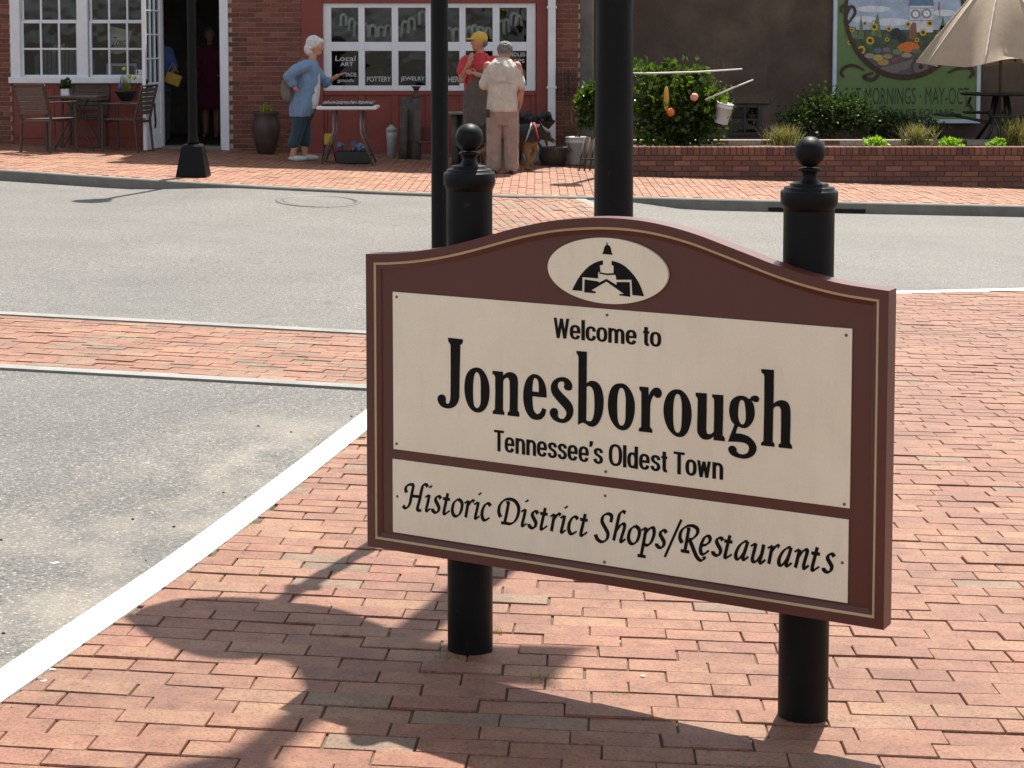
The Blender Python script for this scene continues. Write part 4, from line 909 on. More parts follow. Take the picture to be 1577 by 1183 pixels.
# ---- painted market board on that wall
MY = SY - .09
mural = empty('market_board', (X_(1397, MY), MY, Z_(190, MY)), 0, 'green painted market board with sunflowers and clock tower in a pale frame', 'sign')
m_mgreen = simple('board_green', (.125, .20, .07), .6, var=.12, scale=3); m_mframe = simple('pale_blue_frame', (.50, .58, .66), .5, var=.08)
mb = MB(); mb.box(X_(1285, MY), X_(1509, MY), MY, MY + .05, Z_(187, MY), Z_(-75, MY)); wb(mb, 'board', m_mgreen, mural)
for a, b, c, d in [(1282, 1288, 190, -80), (1504, 1510, 190, -80), (1288, 1504, 190, 184), (1288, 1504, -74, -80)]:
    mb = MB(); mb.box(X_(a, MY), X_(b, MY), MY - .025, MY + .045, Z_(c, MY), Z_(d, MY), None, .005); wb(mb, 'frame', m_mframe, mural)
def pm(name, c, var=.15, scale=12): return simple(name, tuple(min(.8, x * 1.15) for x in c), .65, var=var, scale=scale)
def flat(polys, lay_, mat, name='print'):
    Y = MY - .0012 * lay_
    for poly in polys: mb = MB(); mb.add([at(x, y, Y) for x, y in poly], [tuple(range(len(poly)))]); wb(mb, name, mat, mural, True)
def ell(cx, cy, rx, ry, n=20, a0=0, a1=2 * pi): return [(cx + rx * cos(a0 + (a1 - a0) * k / n), cy + ry * sin(a0 + (a1 - a0) * k / n)) for k in range(n + (0 if abs(a1 - a0 - 2 * pi) < 1e-6 else 1))]
OCX, OCY, ORX, ORY = 1393, 18, 88, 99
def oval_clip(y0, y1, n=14):
    L_, R_ = [], []
    for k in range(n + 1):
        y = y0 + (y1 - y0) * k / n; s = sqrt(max(0, 1 - ((y - OCY) / ORY) ** 2)) * ORX; L_.append((OCX - s, y)); R_.append((OCX + s, y))
    return L_ + R_[::-1]
flat([ell(OCX, OCY, ORX, ORY, 40)], 1, pm('painted_sky', (.32, .40, .52), .25, 4))
flat([ell(1345, 14, 26, 5)], 2, pm('painted_cloud', (.52, .56, .62))); flat([ell(1455, 20, 18, 5)], 2, pm('painted_cloud', (.52, .56, .62))); flat([ell(1372, 34, 30, 6), ell(1330, 30, 20, 5)], 2, pm('painted_cloud', (.52, .56, .62)))
flat([oval_clip(46, 116)], 3, pm('painted_field', (.055, .085, .05), .5, 14))
flat([[(1322, 60), (1326, 22), (1331, 60)], [(1340, 55), (1352, 20), (1358, 58)], [(1446, 55), (1452, 24), (1458, 55)], [(1456, 55), (1463, 28), (1470, 56)], [(1300, 58), (1305, 40), (1318, 42), (1322, 60)], [(1440, 56), (1450, 36), (1476, 38), (1480, 60)]], 4, pm('painted_stalks', (.12, .17, .08), .5, 20))
flat([[(1401, 50), (1401, 9), (1437, 9), (1437, 50)]], 5, pm('painted_tower', (.50, .52, .55), .08))
flat([[(1399, 9), (1404, -14), (1434, -14), (1439, 9)]], 6, pm('painted_tower_roof', (.10, .17, .28)))
m_ring = pm('painted_clock_ring', (.20, .21, .27)); m_face = pm('painted_clock_face', (.62, .63, .64), .05)
flat([ell(1410, 22, 7.5, 7.5), ell(1427, 21, 7.8, 7.8)], 7, m_ring, 'clock_face'); flat([ell(1410, 22, 4.6, 4.6), ell(1427, 21, 4.8, 4.8)], 8, m_face, 'clock_face')
flat([[(1409.7, 22), (1410.4, 18.5), (1410.6, 22)], [(1426.7, 21), (1427.5, 17.5), (1427.8, 21)], [(1410, 21.8), (1412.5, 22.6), (1410, 22.6)], [(1427, 20.8), (1429.6, 21.6), (1427, 21.6)]], 9, m_ink, 'clock_hands')
flat([[(1402, 13), (1402, 12), (1437, 12), (1437, 13)], [(1418.2, 12), (1419, 12), (1419, 36), (1418.2, 36)], [(1402, 31), (1437, 31), (1437, 32), (1402, 32)]], 7.5, m_ring)
flat([[(1444, 14), (1446, 3), (1447.5, 3), (1447.5, 30), (1446.5, 30), (1446.5, 15)]], 6.5, pm('painted_flag', (.30, .12, .14)))
flat([ell(1380, 52, 9, 9), ell(1390, 60, 7, 7)], 5.2, pm('painted_animal', (.03, .035, .04))); flat([[(1399, 58), (1402, 40), (1406, 34), (1411, 36), (1412, 55), (1406, 62)]], 5.6, pm('painted_figure', (.20, .10, .07)))
flat([oval_clip(84, 116)], 5.1, pm('painted_cart', (.095, .085, .085), .4, 20))
flat([[(1356, 113), (1352, 106), (1404, 92), (1420, 92), (1420, 98), (1372, 114)]], 5.5, pm('painted_crate', (.16, .145, .13), .3, 30))
m_yel = pm('painted_yellow', (.50, .34, .03)); m_brn = pm('painted_brown', (.08, .04, .015)); m_org = pm('painted_orange', (.55, .15, .03), .3, 30)
def petals(cx, cy, r):
    q = []
    for k in range(24): a = 2 * pi * k / 24; rr = r * (1 if k % 2 == 0 else .74); q.append((cx + rr * cos(a), cy + rr * sin(a)))
    return q
SF = [(1346.5, 41.5, 6.5), (1340, 62.5, 7.2), (1326.5, 77, 7.2), (1332, 36, 3.6), (1369, 44.5, 4.6), (1398.5, 37.5, 4.8), (1421.5, 50, 6.2), (1432, 36, 6), (1312, 46, 4), (1366, 61, 4), (1412, 61.5, 4.2), (1309, 66, 4.4), (1444, 57, 5), (1478, 50, 5)]
for x, y, r in SF: flat([petals(x, y, r)], 7, m_yel, 'sunflower'); flat([ell(x, y, r * .45, r * .45, 10)], 8.2, m_brn, 'sunflower_heart')
flat([[(1381, 73), (1390, 66), (1400, 64), (1412, 67), (1417, 73), (1412, 80), (1396, 81), (1386, 77)]], 6.2, m_org)
VG = [(1339, 86, 8, 4, (.28, .25, .20)), (1352, 78, 6, 4, (.13, .13, .24)), (1365, 77, 6.5, 4, (.20, .14, .15)), (1352, 89, 8, 5, (.42, .33, .08)), (1360, 96, 9, 5, (.36, .24, .08)), (1367, 87, 7, 4, (.28, .24, .16)), (1382, 80, 8, 4.5, (.16, .20, .12)), (1378, 93, 7, 4, (.18, .08, .09)), (1396, 85, 8, 4, (.32, .27, .20)), (1411, 79, 8, 4, (.13, .14, .10)), (1436, 74, 8, 4, (.16, .10, .17))]
for i, (x, y, a, b, c) in enumerate(VG): flat([ell(x, y, a, b, 14)], 6.4 + .25 * i, pm('painted_produce', c, .3, 40))
flat([ell(1418, 103, 15, 15, 24)], 9.4, pm('painted_wheel', (.06, .055, .05))); flat([ell(1418, 103, 11.5, 11.5, 24)], 9.8, pm('painted_wheel_in', (.13, .12, .11))); flat([ell(1418, 103, 4, 4, 12)], 10.2, pm('painted_hub', (.03, .03, .03)))
m_vine = simple('painted_vine', (.055, .030, .022), .6, var=.3, scale=20)
def vine(pts, w, l):
    P = catmull(pts, 6); n = len(P); vs = []
    for i, p in enumerate(P):
        d = (P[min(i + 1, n - 1)] - P[max(i - 1, 0)]).normalized(); nn = Vector((-d.y, d.x)); ww = w * (.55 + .45 * sin(pi * min(1, max(0, i / (n - 1)))))
        vs += [p + nn * ww, p - nn * ww]
    mb = MB(); mb.add([at(v.x, v.y, MY - .0012 * l) for v in vs], [(2 * i, 2 * i + 2, 2 * i + 3, 2 * i + 1) for i in range(n - 1)]); wb(mb, 'vine', m_vine, mural)
vine(ell(OCX, OCY, ORX + 3, ORY + 2, 30, 1.05 * pi, -.05 * pi), 4.2, 11); vine(ell(OCX, OCY, ORX + 2, ORY + 3, 24, 1.5 * pi, 1.02 * pi), 3.4, 11.3); vine(ell(OCX, OCY, ORX + 2, ORY + 3, 24, -.02 * pi, -.5 * pi), 3.4, 11.3)
vine([(1331, 108), (1316, 101), (1302, 103), (1295, 112), (1300, 119)], 2.6, 11.6); vine([(1345, 112), (1330, 118), (1342, 123), (1352, 116), (1349, 104)], 3, 11.8); vine([(1310, 12), (1300, 8), (1295, 14), (1297, 20)], 2.2, 12); vine([(1460, 112), (1480, 104), (1495, 105), (1499, 114), (1492, 120)], 3, 12.2); vine([(1303, 40), (1317, 20), (1310, 10), (1300, 35)], 2.2, 12.4); vine([(1488, 165), (1496, 150), (1492, 158), (1497, 170), (1488, 172)], 2.0, 12.6)
m_mtext = pm('board_lettering', (.035, .045, .025))
on_wall('SAT MORNINGS \u00b7 MAY-OCT', 1301, 135, 1492, 161, MY - .002, m_mtext, mural, space=1.05); on_wall('COURTHOUSE SQUARE', 1316, 168, 1469, 180.5, MY - .002, m_mtext, mural, bold=.02)
# ------------------------------------------------------------------ planter walls and planting
PYF = 23.2; m_cap = simple('mortar_cap', (.34, .30, .26), .95, var=.2, scale=20)
ZP = .235
pl = empty('planter_wall', (4.5, PYF, zf(4.5)), 0, 'low brick planter wall with upright top course along the far pavement', 'planter')
px0, px1 = 1.28, 8.6
mb = MB(); mb.box(px0 + .004, px1 - .004, PYF + .012, PYF + .20, -.5, ZP - .012); mb.box(px0 + .002, px0 + .19, PYF + .19, 24.71, -.5, ZP - .02); wb(mb, 'mortar_core', m_pbrick, pl)
inv = Matrix.Translation(pl.location).inverted(); nb_ = 0
x = px0
while x < px1 - 1.0: one_brick(pl, m_pbrick, x + .0375, PYF + .098, ZP - .05, .068, .20, .10, inv); x += .0765
z = ZP - .10 - .0095; j = 0
cnt = 0
while z - .0575 > zf(px1) - .06:
    x = px0 - (.106 if j % 2 else 0)
    while x < 7.0:
        a, b = max(x, px0), x + .203
        if z > zf(a) - .01 and b - a > .03 and cnt < 210: one_brick(pl, m_pbrick, (a + b) / 2, PYF + .045, z - .0287, b - a, .09, .0575, inv); cnt += 1
        x += .2125
    z -= .067; j += 1
p2_ = empty('inner_planter_wall', (5, 24.7, .1), 0, 'second low brick edging wall behind the planter plants', 'planter')
mb = MB(); mb.box(.98, 8.6, 24.712, 24.88, -.5, .238); wb(mb, 'mortar_core', m_mortar, p2_)
inv2 = Matrix.Translation(p2_.location).inverted(); x = .98
while x < 7.2: one_brick(p2_, m_pbrick, x + .1, 24.757, .205, .203, .09, .06, inv2); one_brick(p2_, m_pbrick, x + .2, 24.757, .137, .203, .09, .06, inv2); x += .2125
m_mulch = simple('bark_mulch', (.07, .048, .034), .95, var=.5, scale=30, bump=1.0, bscale=60)
tag(sheet('planting_bed', [(y, 1.29, 8.6) for y in frange(PYF + .2, 24.71, 8)], lambda x, y: .165 + .02 * sin(x * 3) * sin(y * 5), m_mulch, 30), kind='structure')
tag(sheet('terrace', [(y, 1.0, 20) for y in frange(24.88, 27.7, 4)], lambda x, y: .12, m_mulch, 8), kind='structure')

def foliage(name, blobs, n, size, mat, parent, seed, flat_=.0, up=.3, shell=.55, aspect=.45, wob=.25):
    """many small folded leaves spread through lumpy volumes (world coordinates)"""
    R = random.Random(seed); V = []; Fc = []; tone = []
    wts = [b[3] if len(b) > 3 else b[1][0] * b[1][2] for b in blobs]; tot = sum(wts)
    for (b, w) in zip(blobs, wts):
        c, r = Vector(b[0]), b[1]
        lumps = [(Vector((R.gauss(0, 1), R.gauss(0, 1), R.gauss(0, 1))).normalized(), R.uniform(.75, 1.22), R.uniform(0, .55)) for _ in range(14)]
        for i in range(int(n * w / tot)):
            d = Vector((R.gauss(0, 1), R.gauss(0, 1), R.gauss(0, 1))).normalized(); k = max(lumps, key=lambda l: l[0].dot(d))
            rad = k[1] * (shell + (1 - shell) * R.random() ** .5) * (1 + R.gauss(0, wob * .3))
            p = c + Vector((d.x * r[0], d.y * r[1], d.z * r[2])) * rad
            s = size * R.uniform(.6, 1.35); ax = (d + Vector((R.gauss(0, .7), R.gauss(0, .7), R.gauss(0, .7) + up))).normalized()
            sd = ax.cross(Vector((R.gauss(0, 1), R.gauss(0, 1), R.gauss(0, 1)))).normalized(); nn = ax.cross(sd)
            n0 = len(V); wv = s * aspect
            V += [p, p + ax * s * .45 + sd * wv + nn * s * .12, p + ax * s, p + ax * s * .45 - sd * wv + nn * s * .12]
            Fc += [(n0, n0 + 1, n0 + 2), (n0, n0 + 2, n0 + 3)]; t = min(1, max(0, k[2] + R.gauss(.2, .2))); tone += [t, t]
    me = bpy.data.meshes.new(name); me.from_pydata([tuple(v) for v in V], [], Fc); a = me.attributes.new('tone', 'FLOAT_COLOR', 'FACE')
    fl = []
    for t in tone: fl += [t, t, t, 1]
    a.data.foreach_set('color', fl); me.materials.append(mat); me.update(); o = bpy.data.objects.new(name, me); link(o, parent)
    if parent is not None and parent.type == 'EMPTY': o.matrix_parent_inverse = Matrix.Translation(parent.location).inverted()
    return o
def blades(name, c, n, h, spread, mat, parent, seed, w=.006, bend=.6):
    R = random.Random(seed); V = []; Fc = []; tone = []
    for i in range(n):
        a = R.uniform(0, 2 * pi); lean = R.uniform(.1, bend); hh = h * R.uniform(.5, 1.1); b = Vector(c) + Vector((R.gauss(0, .25) * spread, R.gauss(0, .25) * spread, 0))
        d = Vector((cos(a), sin(a), 0)); sd = Vector((-sin(a), cos(a), 0)) * w; n0 = len(V)
        for k, (t, q) in enumerate(((0, 1), (.5, .8), (1, .1))):
            p = b + Vector((0, 0, hh * (t - .25 * lean * t * t))) + d * (spread * lean * t * t); V += [p - sd * q, p + sd * q]
        Fc += [(n0, n0 + 1, n0 + 3, n0 + 2), (n0 + 2, n0 + 3, n0 + 5, n0 + 4)]; t = R.random(); tone += [t, t]
    me = bpy.data.meshes.new(name); me.from_pydata([tuple(v) for v in V], [], Fc); a = me.attributes.new('tone', 'FLOAT_COLOR', 'FACE'); fl = []
    for t in tone: fl += [t, t, t, 1]
    a.data.foreach_set('color', fl); me.materials.append(mat); me.update(); o = bpy.data.objects.new(name, me); link(o, parent)
    if parent is not None and parent.type == 'EMPTY': o.matrix_parent_inverse = Matrix.Translation(parent.location).inverted()
    return o
m_lglossy = leaf_mat('glossy_leaf', (.020, .042, .010), (.085, .13, .022), .38, .2); m_ldark = leaf_mat('hedge_leaf', (.022, .042, .010), (.055, .085, .018), .25, .5)
m_llime = leaf_mat('lime_leaf', (.14, .26, .02), (.26, .40, .04), .35, .5); m_lgrass = leaf_mat('dry_grass', (.09, .085, .03), (.20, .16, .07), .3, .6)
m_lyel = leaf_mat('yellow_green_leaf', (.12, .16, .02), (.35, .32, .03), .3, .5); m_moss = leaf_mat('moss', (.10, .11, .015), (.22, .20, .03), .2, .7)
m_stem = simple('woody_stem', (.075, .055, .035), .9, var=.3, scale=30, bump=.4)
def shrub(name, blobs, n, size, mat, label, seed, base, stems=5, group=None, **kw):
    e = empty(name, base, 0, label, 'shrub', group); foliage('crown', blobs, n, size, mat, e, seed, **kw)
    R = random.Random(seed + 1); mb = MB()
    for i in range(stems):
        c, r = blobs[i % len(blobs)][:2]; t = Vector(c) + Vector((R.gauss(0, .4) * r[0], R.gauss(0, .4) * r[1], R.uniform(-.1, .6) * r[2])); b = Vector(base) + Vector((R.gauss(0, .05), R.gauss(0, .05), -.05))
        mb.tube([b, b.lerp(t, .5) + Vector((R.gauss(0, .04), R.gauss(0, .04), .03)), t], [.014, .010, .005], 6)
    wb(mb, 'stem', m_stem, e)['kind'] = 'stuff'; return e
def blob(px, py, Y, rx, ry, rz):
    p = at(px, py, Y); return (tuple(p), (rx, ry, rz))
Yb = 24.15
shrub('broadleaf_shrub', [blob(1000, 165, Yb, .30, .35, .36), blob(1050, 170, Yb, .42, .38, .42), blob(1085, 175, Yb, .32, .34, .36), blob(1010, 128, Yb, .22, .24, .22), blob(1060, 130, Yb, .26, .24, .22), blob(1035, 200, Yb, .5, .34, .22), blob(985, 108, Yb, .10, .12, .10), blob(1032, 102, Yb, .10, .12, .09), blob(1098, 150, Yb, .14, .16, .15), blob(1078, 112, Yb, .10, .1, .09)], 4300, .075, m_lglossy, 'large glossy green shrub growing in the planter behind the lamp post', 11, tuple(at(1045, 222, Yb)), 16, shell=.15, wob=1.1)
shrub('broadleaf_shrub', [blob(905, 165, 24.9, .16, .18, .22), blob(922, 150, 24.9, .2, .2, .22)], 900, .085, m_lglossy, 'small glossy shrub growing out of the white bucket by the brick pier', 12, tuple(at(890, 205, 24.9)), 3, shell=.3)
shrub('clipped_hedge', [blob(1232, 186, 25.9, .28, .35, .20), blob(1258, 165, 25.9, .2, .2, .16), blob(1300, 166, 25.9, .22, .2, .15), blob(1275, 176, 25.9, .36, .36, .29), blob(1315, 180, 25.9, .30, .35, .26)], 6500, .045, m_ldark, 'rounded olive green hedge in front of the market board', 13, tuple(at(1275, 212, 25.9)), 6, shell=.25, wob=.9)
shrub('clipped_hedge', [blob(1365, 195, 26.1, .28, .3, .17), blob(1402, 198, 26.1, .30, .3, .14), blob(1432, 202, 26.1, .18, .25, .10)], 3600, .05, m_ldark, 'lower dark straggly shrub beside the hedge under the market lettering', 14, tuple(at(1395, 212, 26.1)), 8, shell=.1, wob=1.2)
def grass(px, py, Y, h, sp, label, seed, n=260):
    b = at(px, py, Y); e = empty('ornamental_grass', tuple(b), 0, label, 'grass', 'dry grass clumps in the planter'); blades('blades', tuple(b), n, h, sp, m_lgrass, e, seed)
grass(1205, 224, 23.9, .30, .38, 'dry ornamental grass clump left of the right post finial', 21); grass(1412, 224, 24.1, .32, .40, 'dry ornamental grass clump between two lime plants', 22); grass(1570, 224, 24.0, .40, .42, 'dry ornamental grass clump at the right edge of the photo', 23)
def lime(px, Y, r, label, seed):
    b = at(px, 225, Y); e = empty('lime_plant', (b.x, b.y, .17), 0, label, 'plant', 'lime green plants on the planter edge')
    foliage('crown', [((b.x, b.y, .17 + r * .55), (r, r * .9, r * .7))], 420, .045, m_llime, e, seed, shell=.4, aspect=.4)
lime(1350, 23.6, .13, 'bright lime plant in front of the clipped hedge', 31); lime(1464, 23.55, .12, 'bright lime plant below the right edge of the market board', 32); lime(1536, 23.6, .11, 'bright lime plant furthest right on the planter edge', 33)
R = random.Random(77); e = [o for o in bpy.data.objects if o.name == 'broadleaf_shrub'][0]; mb = MB()
for k in range(26):                                                              # bare shoots standing out of the crown
    q = at(R.uniform(985, 1120), R.uniform(105, 150), Yb + R.uniform(-.3, .2)); b = q - Vector((R.gauss(0, .05), 0, R.uniform(.25, .5))); mb.tube([b, b.lerp(q, .5) + Vector((R.gauss(0, .02), 0, 0)), q + Vector((R.gauss(0, .05), 0, R.uniform(0, .12)))], [.006, .005, .003], 5)
wb(mb, 'twigs', m_stem, e)['kind'] = 'stuff'
# sticks, bucket and ornaments in the shrub
m_stick = simple('bleached_cane', (.62, .60, .56), .6, var=.1); 
mb = MB(); mb.tube([at(965, 113, 23.7), at(1010, 113, 23.7), at(1075, 111, 23.75), at(1143, 106.5, 23.8)], [.013, .013, .012, .010], 7); tag(mb.build('bamboo_cane', m_stick), 'pale cane lying level across the top of the large shrub', 'cane')
mb = MB(); mb.tube([at(1086, 154, 23.75), at(1130, 135, 23.7), at(1160, 123, 23.65)], [.012, .011, .009], 7); tag(mb.build('bamboo_cane', m_stick), 'short slanting cane sticking out of the shrub to the right', 'cane')
m_bucket = simple('white_plastic', (.60, .60, .60), .45, var=.06, scale=4)
def bucket(name, base, r0, r1, h, rot, label, cat='bucket', mat=m_bucket):
    e = empty(name, base, 0, label, cat); e.rotation_euler = rot
    MB().lathe([(.0, .004), (r0, 0), (r0 + .005, .01), (r1 * .97, h * .78), (r1 * 1.03, h * .79), (r1 * 1.03, h * .83), (r1 * .98, h * .84), (r1, h * .96), (r1 * 1.04, h * .97), (r1 * 1.04, h), (r1 * .95, h), (r0 * .93, .02), (0, .02)], n=24, cap=False).build('shell', mat, e)
    MB().tube([(r1 * 1.03 * cos(t), r1 * 1.03 * sin(t) * .25 - r1 * .9, h * .82 - .16 * sin(t)) for t in frange(pi, 0, 10)], .004, 5).build('bail', m_screw, e); return e
bucket('plastic_bucket', tuple(at(1110, 190, 23.95)), .085, .105, .27, (radians(8), radians(12), 0), 'white plastic bucket tilted among the shrub twigs')
bucket('plastic_bucket', (at(888, 246, 24.9).x, 24.9, zf(.9) + .01), .125, .155, .37, (0, 0, .3), 'white plastic bucket standing on the pavement below the brick pier')
m_orn = simple('amber_glass', (.55, .30, .06), .35, var=.2); m_orn2 = simple('orange_petal', (.65, .16, .03), .5, var=.2)
e = empty('garden_ornament', tuple(at(1030, 185, 23.72)), 0, 'amber and orange ornament hanging in the large shrub', 'ornament')
mb = MB(); mb.ball(tuple(at(1026, 152, 23.72)), .1, 12, 8, (.38, .3, 1.6)); wb(mb, 'amber_body', m_orn, e); mb = MB(); mb.ball(tuple(at(1033, 173, 23.7)), .055, 10, 7, (1, .8, 1.0), jit=.3); wb(mb, 'orange_flower', m_orn2, e)
mb = MB(); mb.ball(tuple(at(1069, 150, 23.74)), .05, 10, 7, (1, .7, 1), jit=.3); tag(mb.build('peach_blossom', simple('peach', (.60, .30, .22), .6)), 'single peach coloured bloom on the right of the large shrub', 'flower')
# ---- tan parasol and the dark table under it
um = empty('patio_umbrella', (at(1541, 100, 25.3).x, 25.3, .12), 0, 'tan canvas patio umbrella half lowered at the upper right', 'umbrella')
m_canvas = cloth_mat('tan_canvas', (.46, .36, .26), 200, .08, .15, .08)
m_seam = cloth_mat('pale_seam', (.62, .55, .46)); ux, uy = um.location.x, um.location.y; ztop, zrim = 2.45, Z_(97, 25.3)
for gk in range(8):                                                               # eight gores, hollow between the ribs
    vs = []; fs = []; segs = 10; nc = 8
    for i in range(segs + 1):
        t = i / segs
        for k in range(nc + 1):
            w = k / nc; a = 2 * pi * (gk + w) / 8 + .35; rib = abs(w - .5) * 2; dip = (1 - rib ** 2) * (.26 * t ** .7)
            r = (.10 + 1.05 * t ** .92) * (1 - dip); z = ztop - (ztop - zrim) * t ** 1.05 - .03 * (1 - rib ** 2) * t + (.10 * (1 - rib ** 2) * max(0, t - .9) * 10 if gk in (5, 6) else -.02 * (1 - rib) * (t > .98))
            vs.append((ux + r * cos(a), uy + r * sin(a), z))
    for i in range(segs):
        for k in range(nc): q = i * (nc + 1) + k; fs.append((q, q + nc + 1, q + nc + 2, q + 1))
    mb = MB(); mb.add(vs, fs, True); wb(mb, 'canopy_gore', m_canvas, um)
    mb = MB(); mb.tube([(vs[i * (nc + 1)][0] * 1.0, vs[i * (nc + 1)][1] - .004, vs[i * (nc + 1)][2] + .006) for i in range(segs + 1)], .009, 5); wb(mb, 'seam', m_seam, um)  # pale seam tubes; light along the rib edges is put into their colour
mb = MB(); mb.lathe([(.16, ztop - .06), (.14, ztop + .03), (.03, ztop + .12)], (ux, uy, 0), 16); wb(mb, 'vent_cap', m_canvas, um)
m_pole = simple('brown_pole', (.10, .065, .045), .5, var=.2)
mb = MB(); mb.tube([(ux, uy, .12), (ux, uy, ztop + .1)], .022, 10); wb(mb, 'pole', m_pole, um)
for k in range(8):
    a = 2 * pi * (k + .5) / 8 + .35 + pi / 8 * 0; a = 2 * pi * k / 8 + .35; mb = MB(); mb.tube([(ux + .09 * cos(a), uy + .09 * sin(a), ztop - .05), (ux + 1.12 * cos(a), uy + 1.12 * sin(a), zrim + .01)], .008, 5); wb(mb, 'rib', m_pole, um)
tb = empty('patio_table', (ux, uy - .05, .12), 0, 'black metal picnic table under the tan umbrella', 'table'); m_blk = simple('black_metal', (.02, .02, .021), .35, .2, var=.2)
MB().lathe([(.52, .70), (.55, .715), (.55, .73), (.04, .735)], n=32, cap=False).build('table_top', m_blk, tb)
for k in range(4):
    a = pi / 4 + k * pi / 2; MB().tube([(.10 * cos(a), .10 * sin(a), .70), (.16 * cos(a), .16 * sin(a), .35), (.42 * cos(a), .42 * sin(a), .0)], .025, 8).build('leg', m_blk, tb)
    MB().box(-.32, .32, -.12, .12, .42, .455, Matrix.Rotation(k * pi / 2, 4, 'Z') @ Matrix.Translation((0, .72, 0)), .015).build('bench_seat', m_blk, tb); MB().bar((0, 0, .3), (.62 * sin(k * pi / 2), .62 * cos(k * pi / 2), .42), .04).build('seat_arm', m_blk, tb)
# ---- moss and litter in the paving joints
R = random.Random(5); V = []; Fc = []; tone = []
def moss_at(x, y, n, sp, h):
    for i in range(n):
        X = x + R.gauss(0, sp); Y = y + R.gauss(0, sp * .35); a = R.uniform(0, 2 * pi); hh = h * R.uniform(.4, 1.2); z = zs(X, Y) - .004; d = Vector((cos(a), sin(a), 0)); n0 = len(V); s = Vector((-sin(a), cos(a), 0)) * .0016
        V.extend([Vector((X, Y, z)) - s, Vector((X, Y, z)) + s, Vector((X, Y, z + hh)) + d * hh * .8]); Fc.append((n0, n0 + 1, n0 + 2)); tone.append(R.random())
for px_, py_, n, sp, h in [(830, 1046, 90, .018, .018), (770, 1026, 60, .014, .012), (690, 1014, 70, .02, .012), (865, 1064, 90, .026, .010), (955, 1070, 70, .022, .012), (1297, 1110, 60, .02, .01), (1490, 1115, 90, .04, .01), (765, 975, 40, .008, .02), (650, 1000, 40, .02, .01), (530, 980, 30, .012, .012), (520, 820, 30, .02, .010), (715, 1003, 60, .03, .015), (1180, 1115, 40, .02, .01)]:
    g = gpt(px_, py_, zs); moss_at(g.x, g.y, n, sp, h)
for k in range(260):
    Y = R.uniform(3.6, 9.5); moss_at(kx(Y) + .008, Y, 7, .012, .009)
me = bpy.data.meshes.new('moss'); me.from_pydata([tuple(v) for v in V], [], Fc); a = me.attributes.new('tone', 'FLOAT_COLOR', 'FACE'); fl = []
for t in tone: fl += [t, t, t, 1]
a.data.foreach_set('color', fl); me.materials.append(m_moss); o = bpy.data.objects.new('moss', me); link(o); tag(o, 'yellow green moss growing in the paving joints', 'moss', kind='stuff')
mb = MB()
for k in range(18):
    Y = R.uniform(4.2, 9.0); X = interp([(p.y, p.x) for p in KO], Y) - abs(R.gauss(0, .5)) - .03; s = R.uniform(.002, .006)
    mb.ball((X, Y, zr(X, Y) + s * .4), s, 6, 4, (1, 1, .7), jit=.5)
for px_, py_, s in [(735, 0, 0)]: pass
tag(mb.build('grit', simple('dark_grit', (.07, .065, .06), .9, var=.5, scale=60)), 'loose grit lying on the side street by the kerb', 'grit', kind='stuff')
mb = MB()
for px_, py_, s, fn in [(85, 868, .020, zr), (505, 714, .010, zr), (227, 714, .012, zr), (215, 784, .010, zr), (951, 989, .014, zs), (990, 1042, .009, zs), (80, 1032, .010, zs), (68, 1050, .012, zs), (884, 965, .006, zs)]:
    g = gpt(px_, py_, fn); mb.ball((g.x, g.y, g.z + .002), s * .7, 8, 4, (1, .7, .10), jit=.9)
tag(mb.build('paper_scraps', simple('scrap_paper', (.75, .73, .70), .8, var=.1)), 'white scraps of litter scattered on road and paving', 'litter', kind='stuff')
# ------------------------------------------------------------------ lamps, poles, furniture and clutter
m_lampglass = simple('frosted_lamp_glass', (.7, .68, .62), .3, var=.05)
def lantern(e, z, s=1.0):
    MB().lathe([(.05 * s, z), (.10 * s, z + .05 * s), (.11 * s, z + .07 * s), (.105 * s, z + .09 * s)], n=8).build('lantern_base', m_black, e)
    MB().lathe([(.10 * s, z + .09 * s), (.17 * s, z + .48 * s)], n=8, smooth=False).build('lantern_glass', m_lampglass, e)
    for k in range(8):
        a = 2 * pi * (k) / 8; MB().bar((.102 * s * cos(a), .102 * s * sin(a), z + .09 * s), (.174 * s * cos(a), .174 * s * sin(a), z + .48 * s), .014).build('lantern_bar', m_black, e)
    MB().lathe([(.20 * s, z + .48 * s), (.19 * s, z + .51 * s), (.10 * s, z + .62 * s), (.04 * s, z + .68 * s), (.03 * s, z + .74 * s), (.0 + .004, z + .80 * s)], n=16).build('lantern_roof', m_black, e)
def far_lamp(px, py, label, yaw=0.0):
    g = gpt(px, py, zf); e = empty('street_lamp', tuple(g), yaw, label, 'street lamp', 'black street lamps')
    mb = MB(); b, t, h = .170, .112, .345
    vs = [(sx * b, sy * b, -.03) for sx, sy in ((-1, -1), (1, -1), (1, 1), (-1, 1))] + [(sx * b, sy * b, .02) for sx, sy in ((-1, -1), (1, -1), (1, 1), (-1, 1))] + [(sx * t, sy * t, h) for sx, sy in ((-1, -1), (1, -1), (1, 1), (-1, 1))] + [(sx * (t - .02), sy * (t - .02), h + .022) for sx, sy in ((-1, -1), (1, -1), (1, 1), (-1, 1))]
    fs = [(12, 13, 14, 15), (3, 2, 1, 0)]
    for r in range(3):
        for k in range(4): fs.append((r * 4 + k, r * 4 + (k + 1) % 4, r * 4 + 4 + (k + 1) % 4, r * 4 + 4 + k))
    mb.add(vs, fs); mb.build('base', m_black, e)
    MB().lathe([(.07, h + .02), (.062, h + .06), (.054, h + .12)] + [(.053 - .008 * k / 30, .5 + 2.9 * k / 30) for k in range(31)] + [ (.06, 3.42), (.06, 3.46), (.045, 3.48)], n=24, flute=.06).build('shaft', m_black, e)
    lantern(e, 3.47); return e
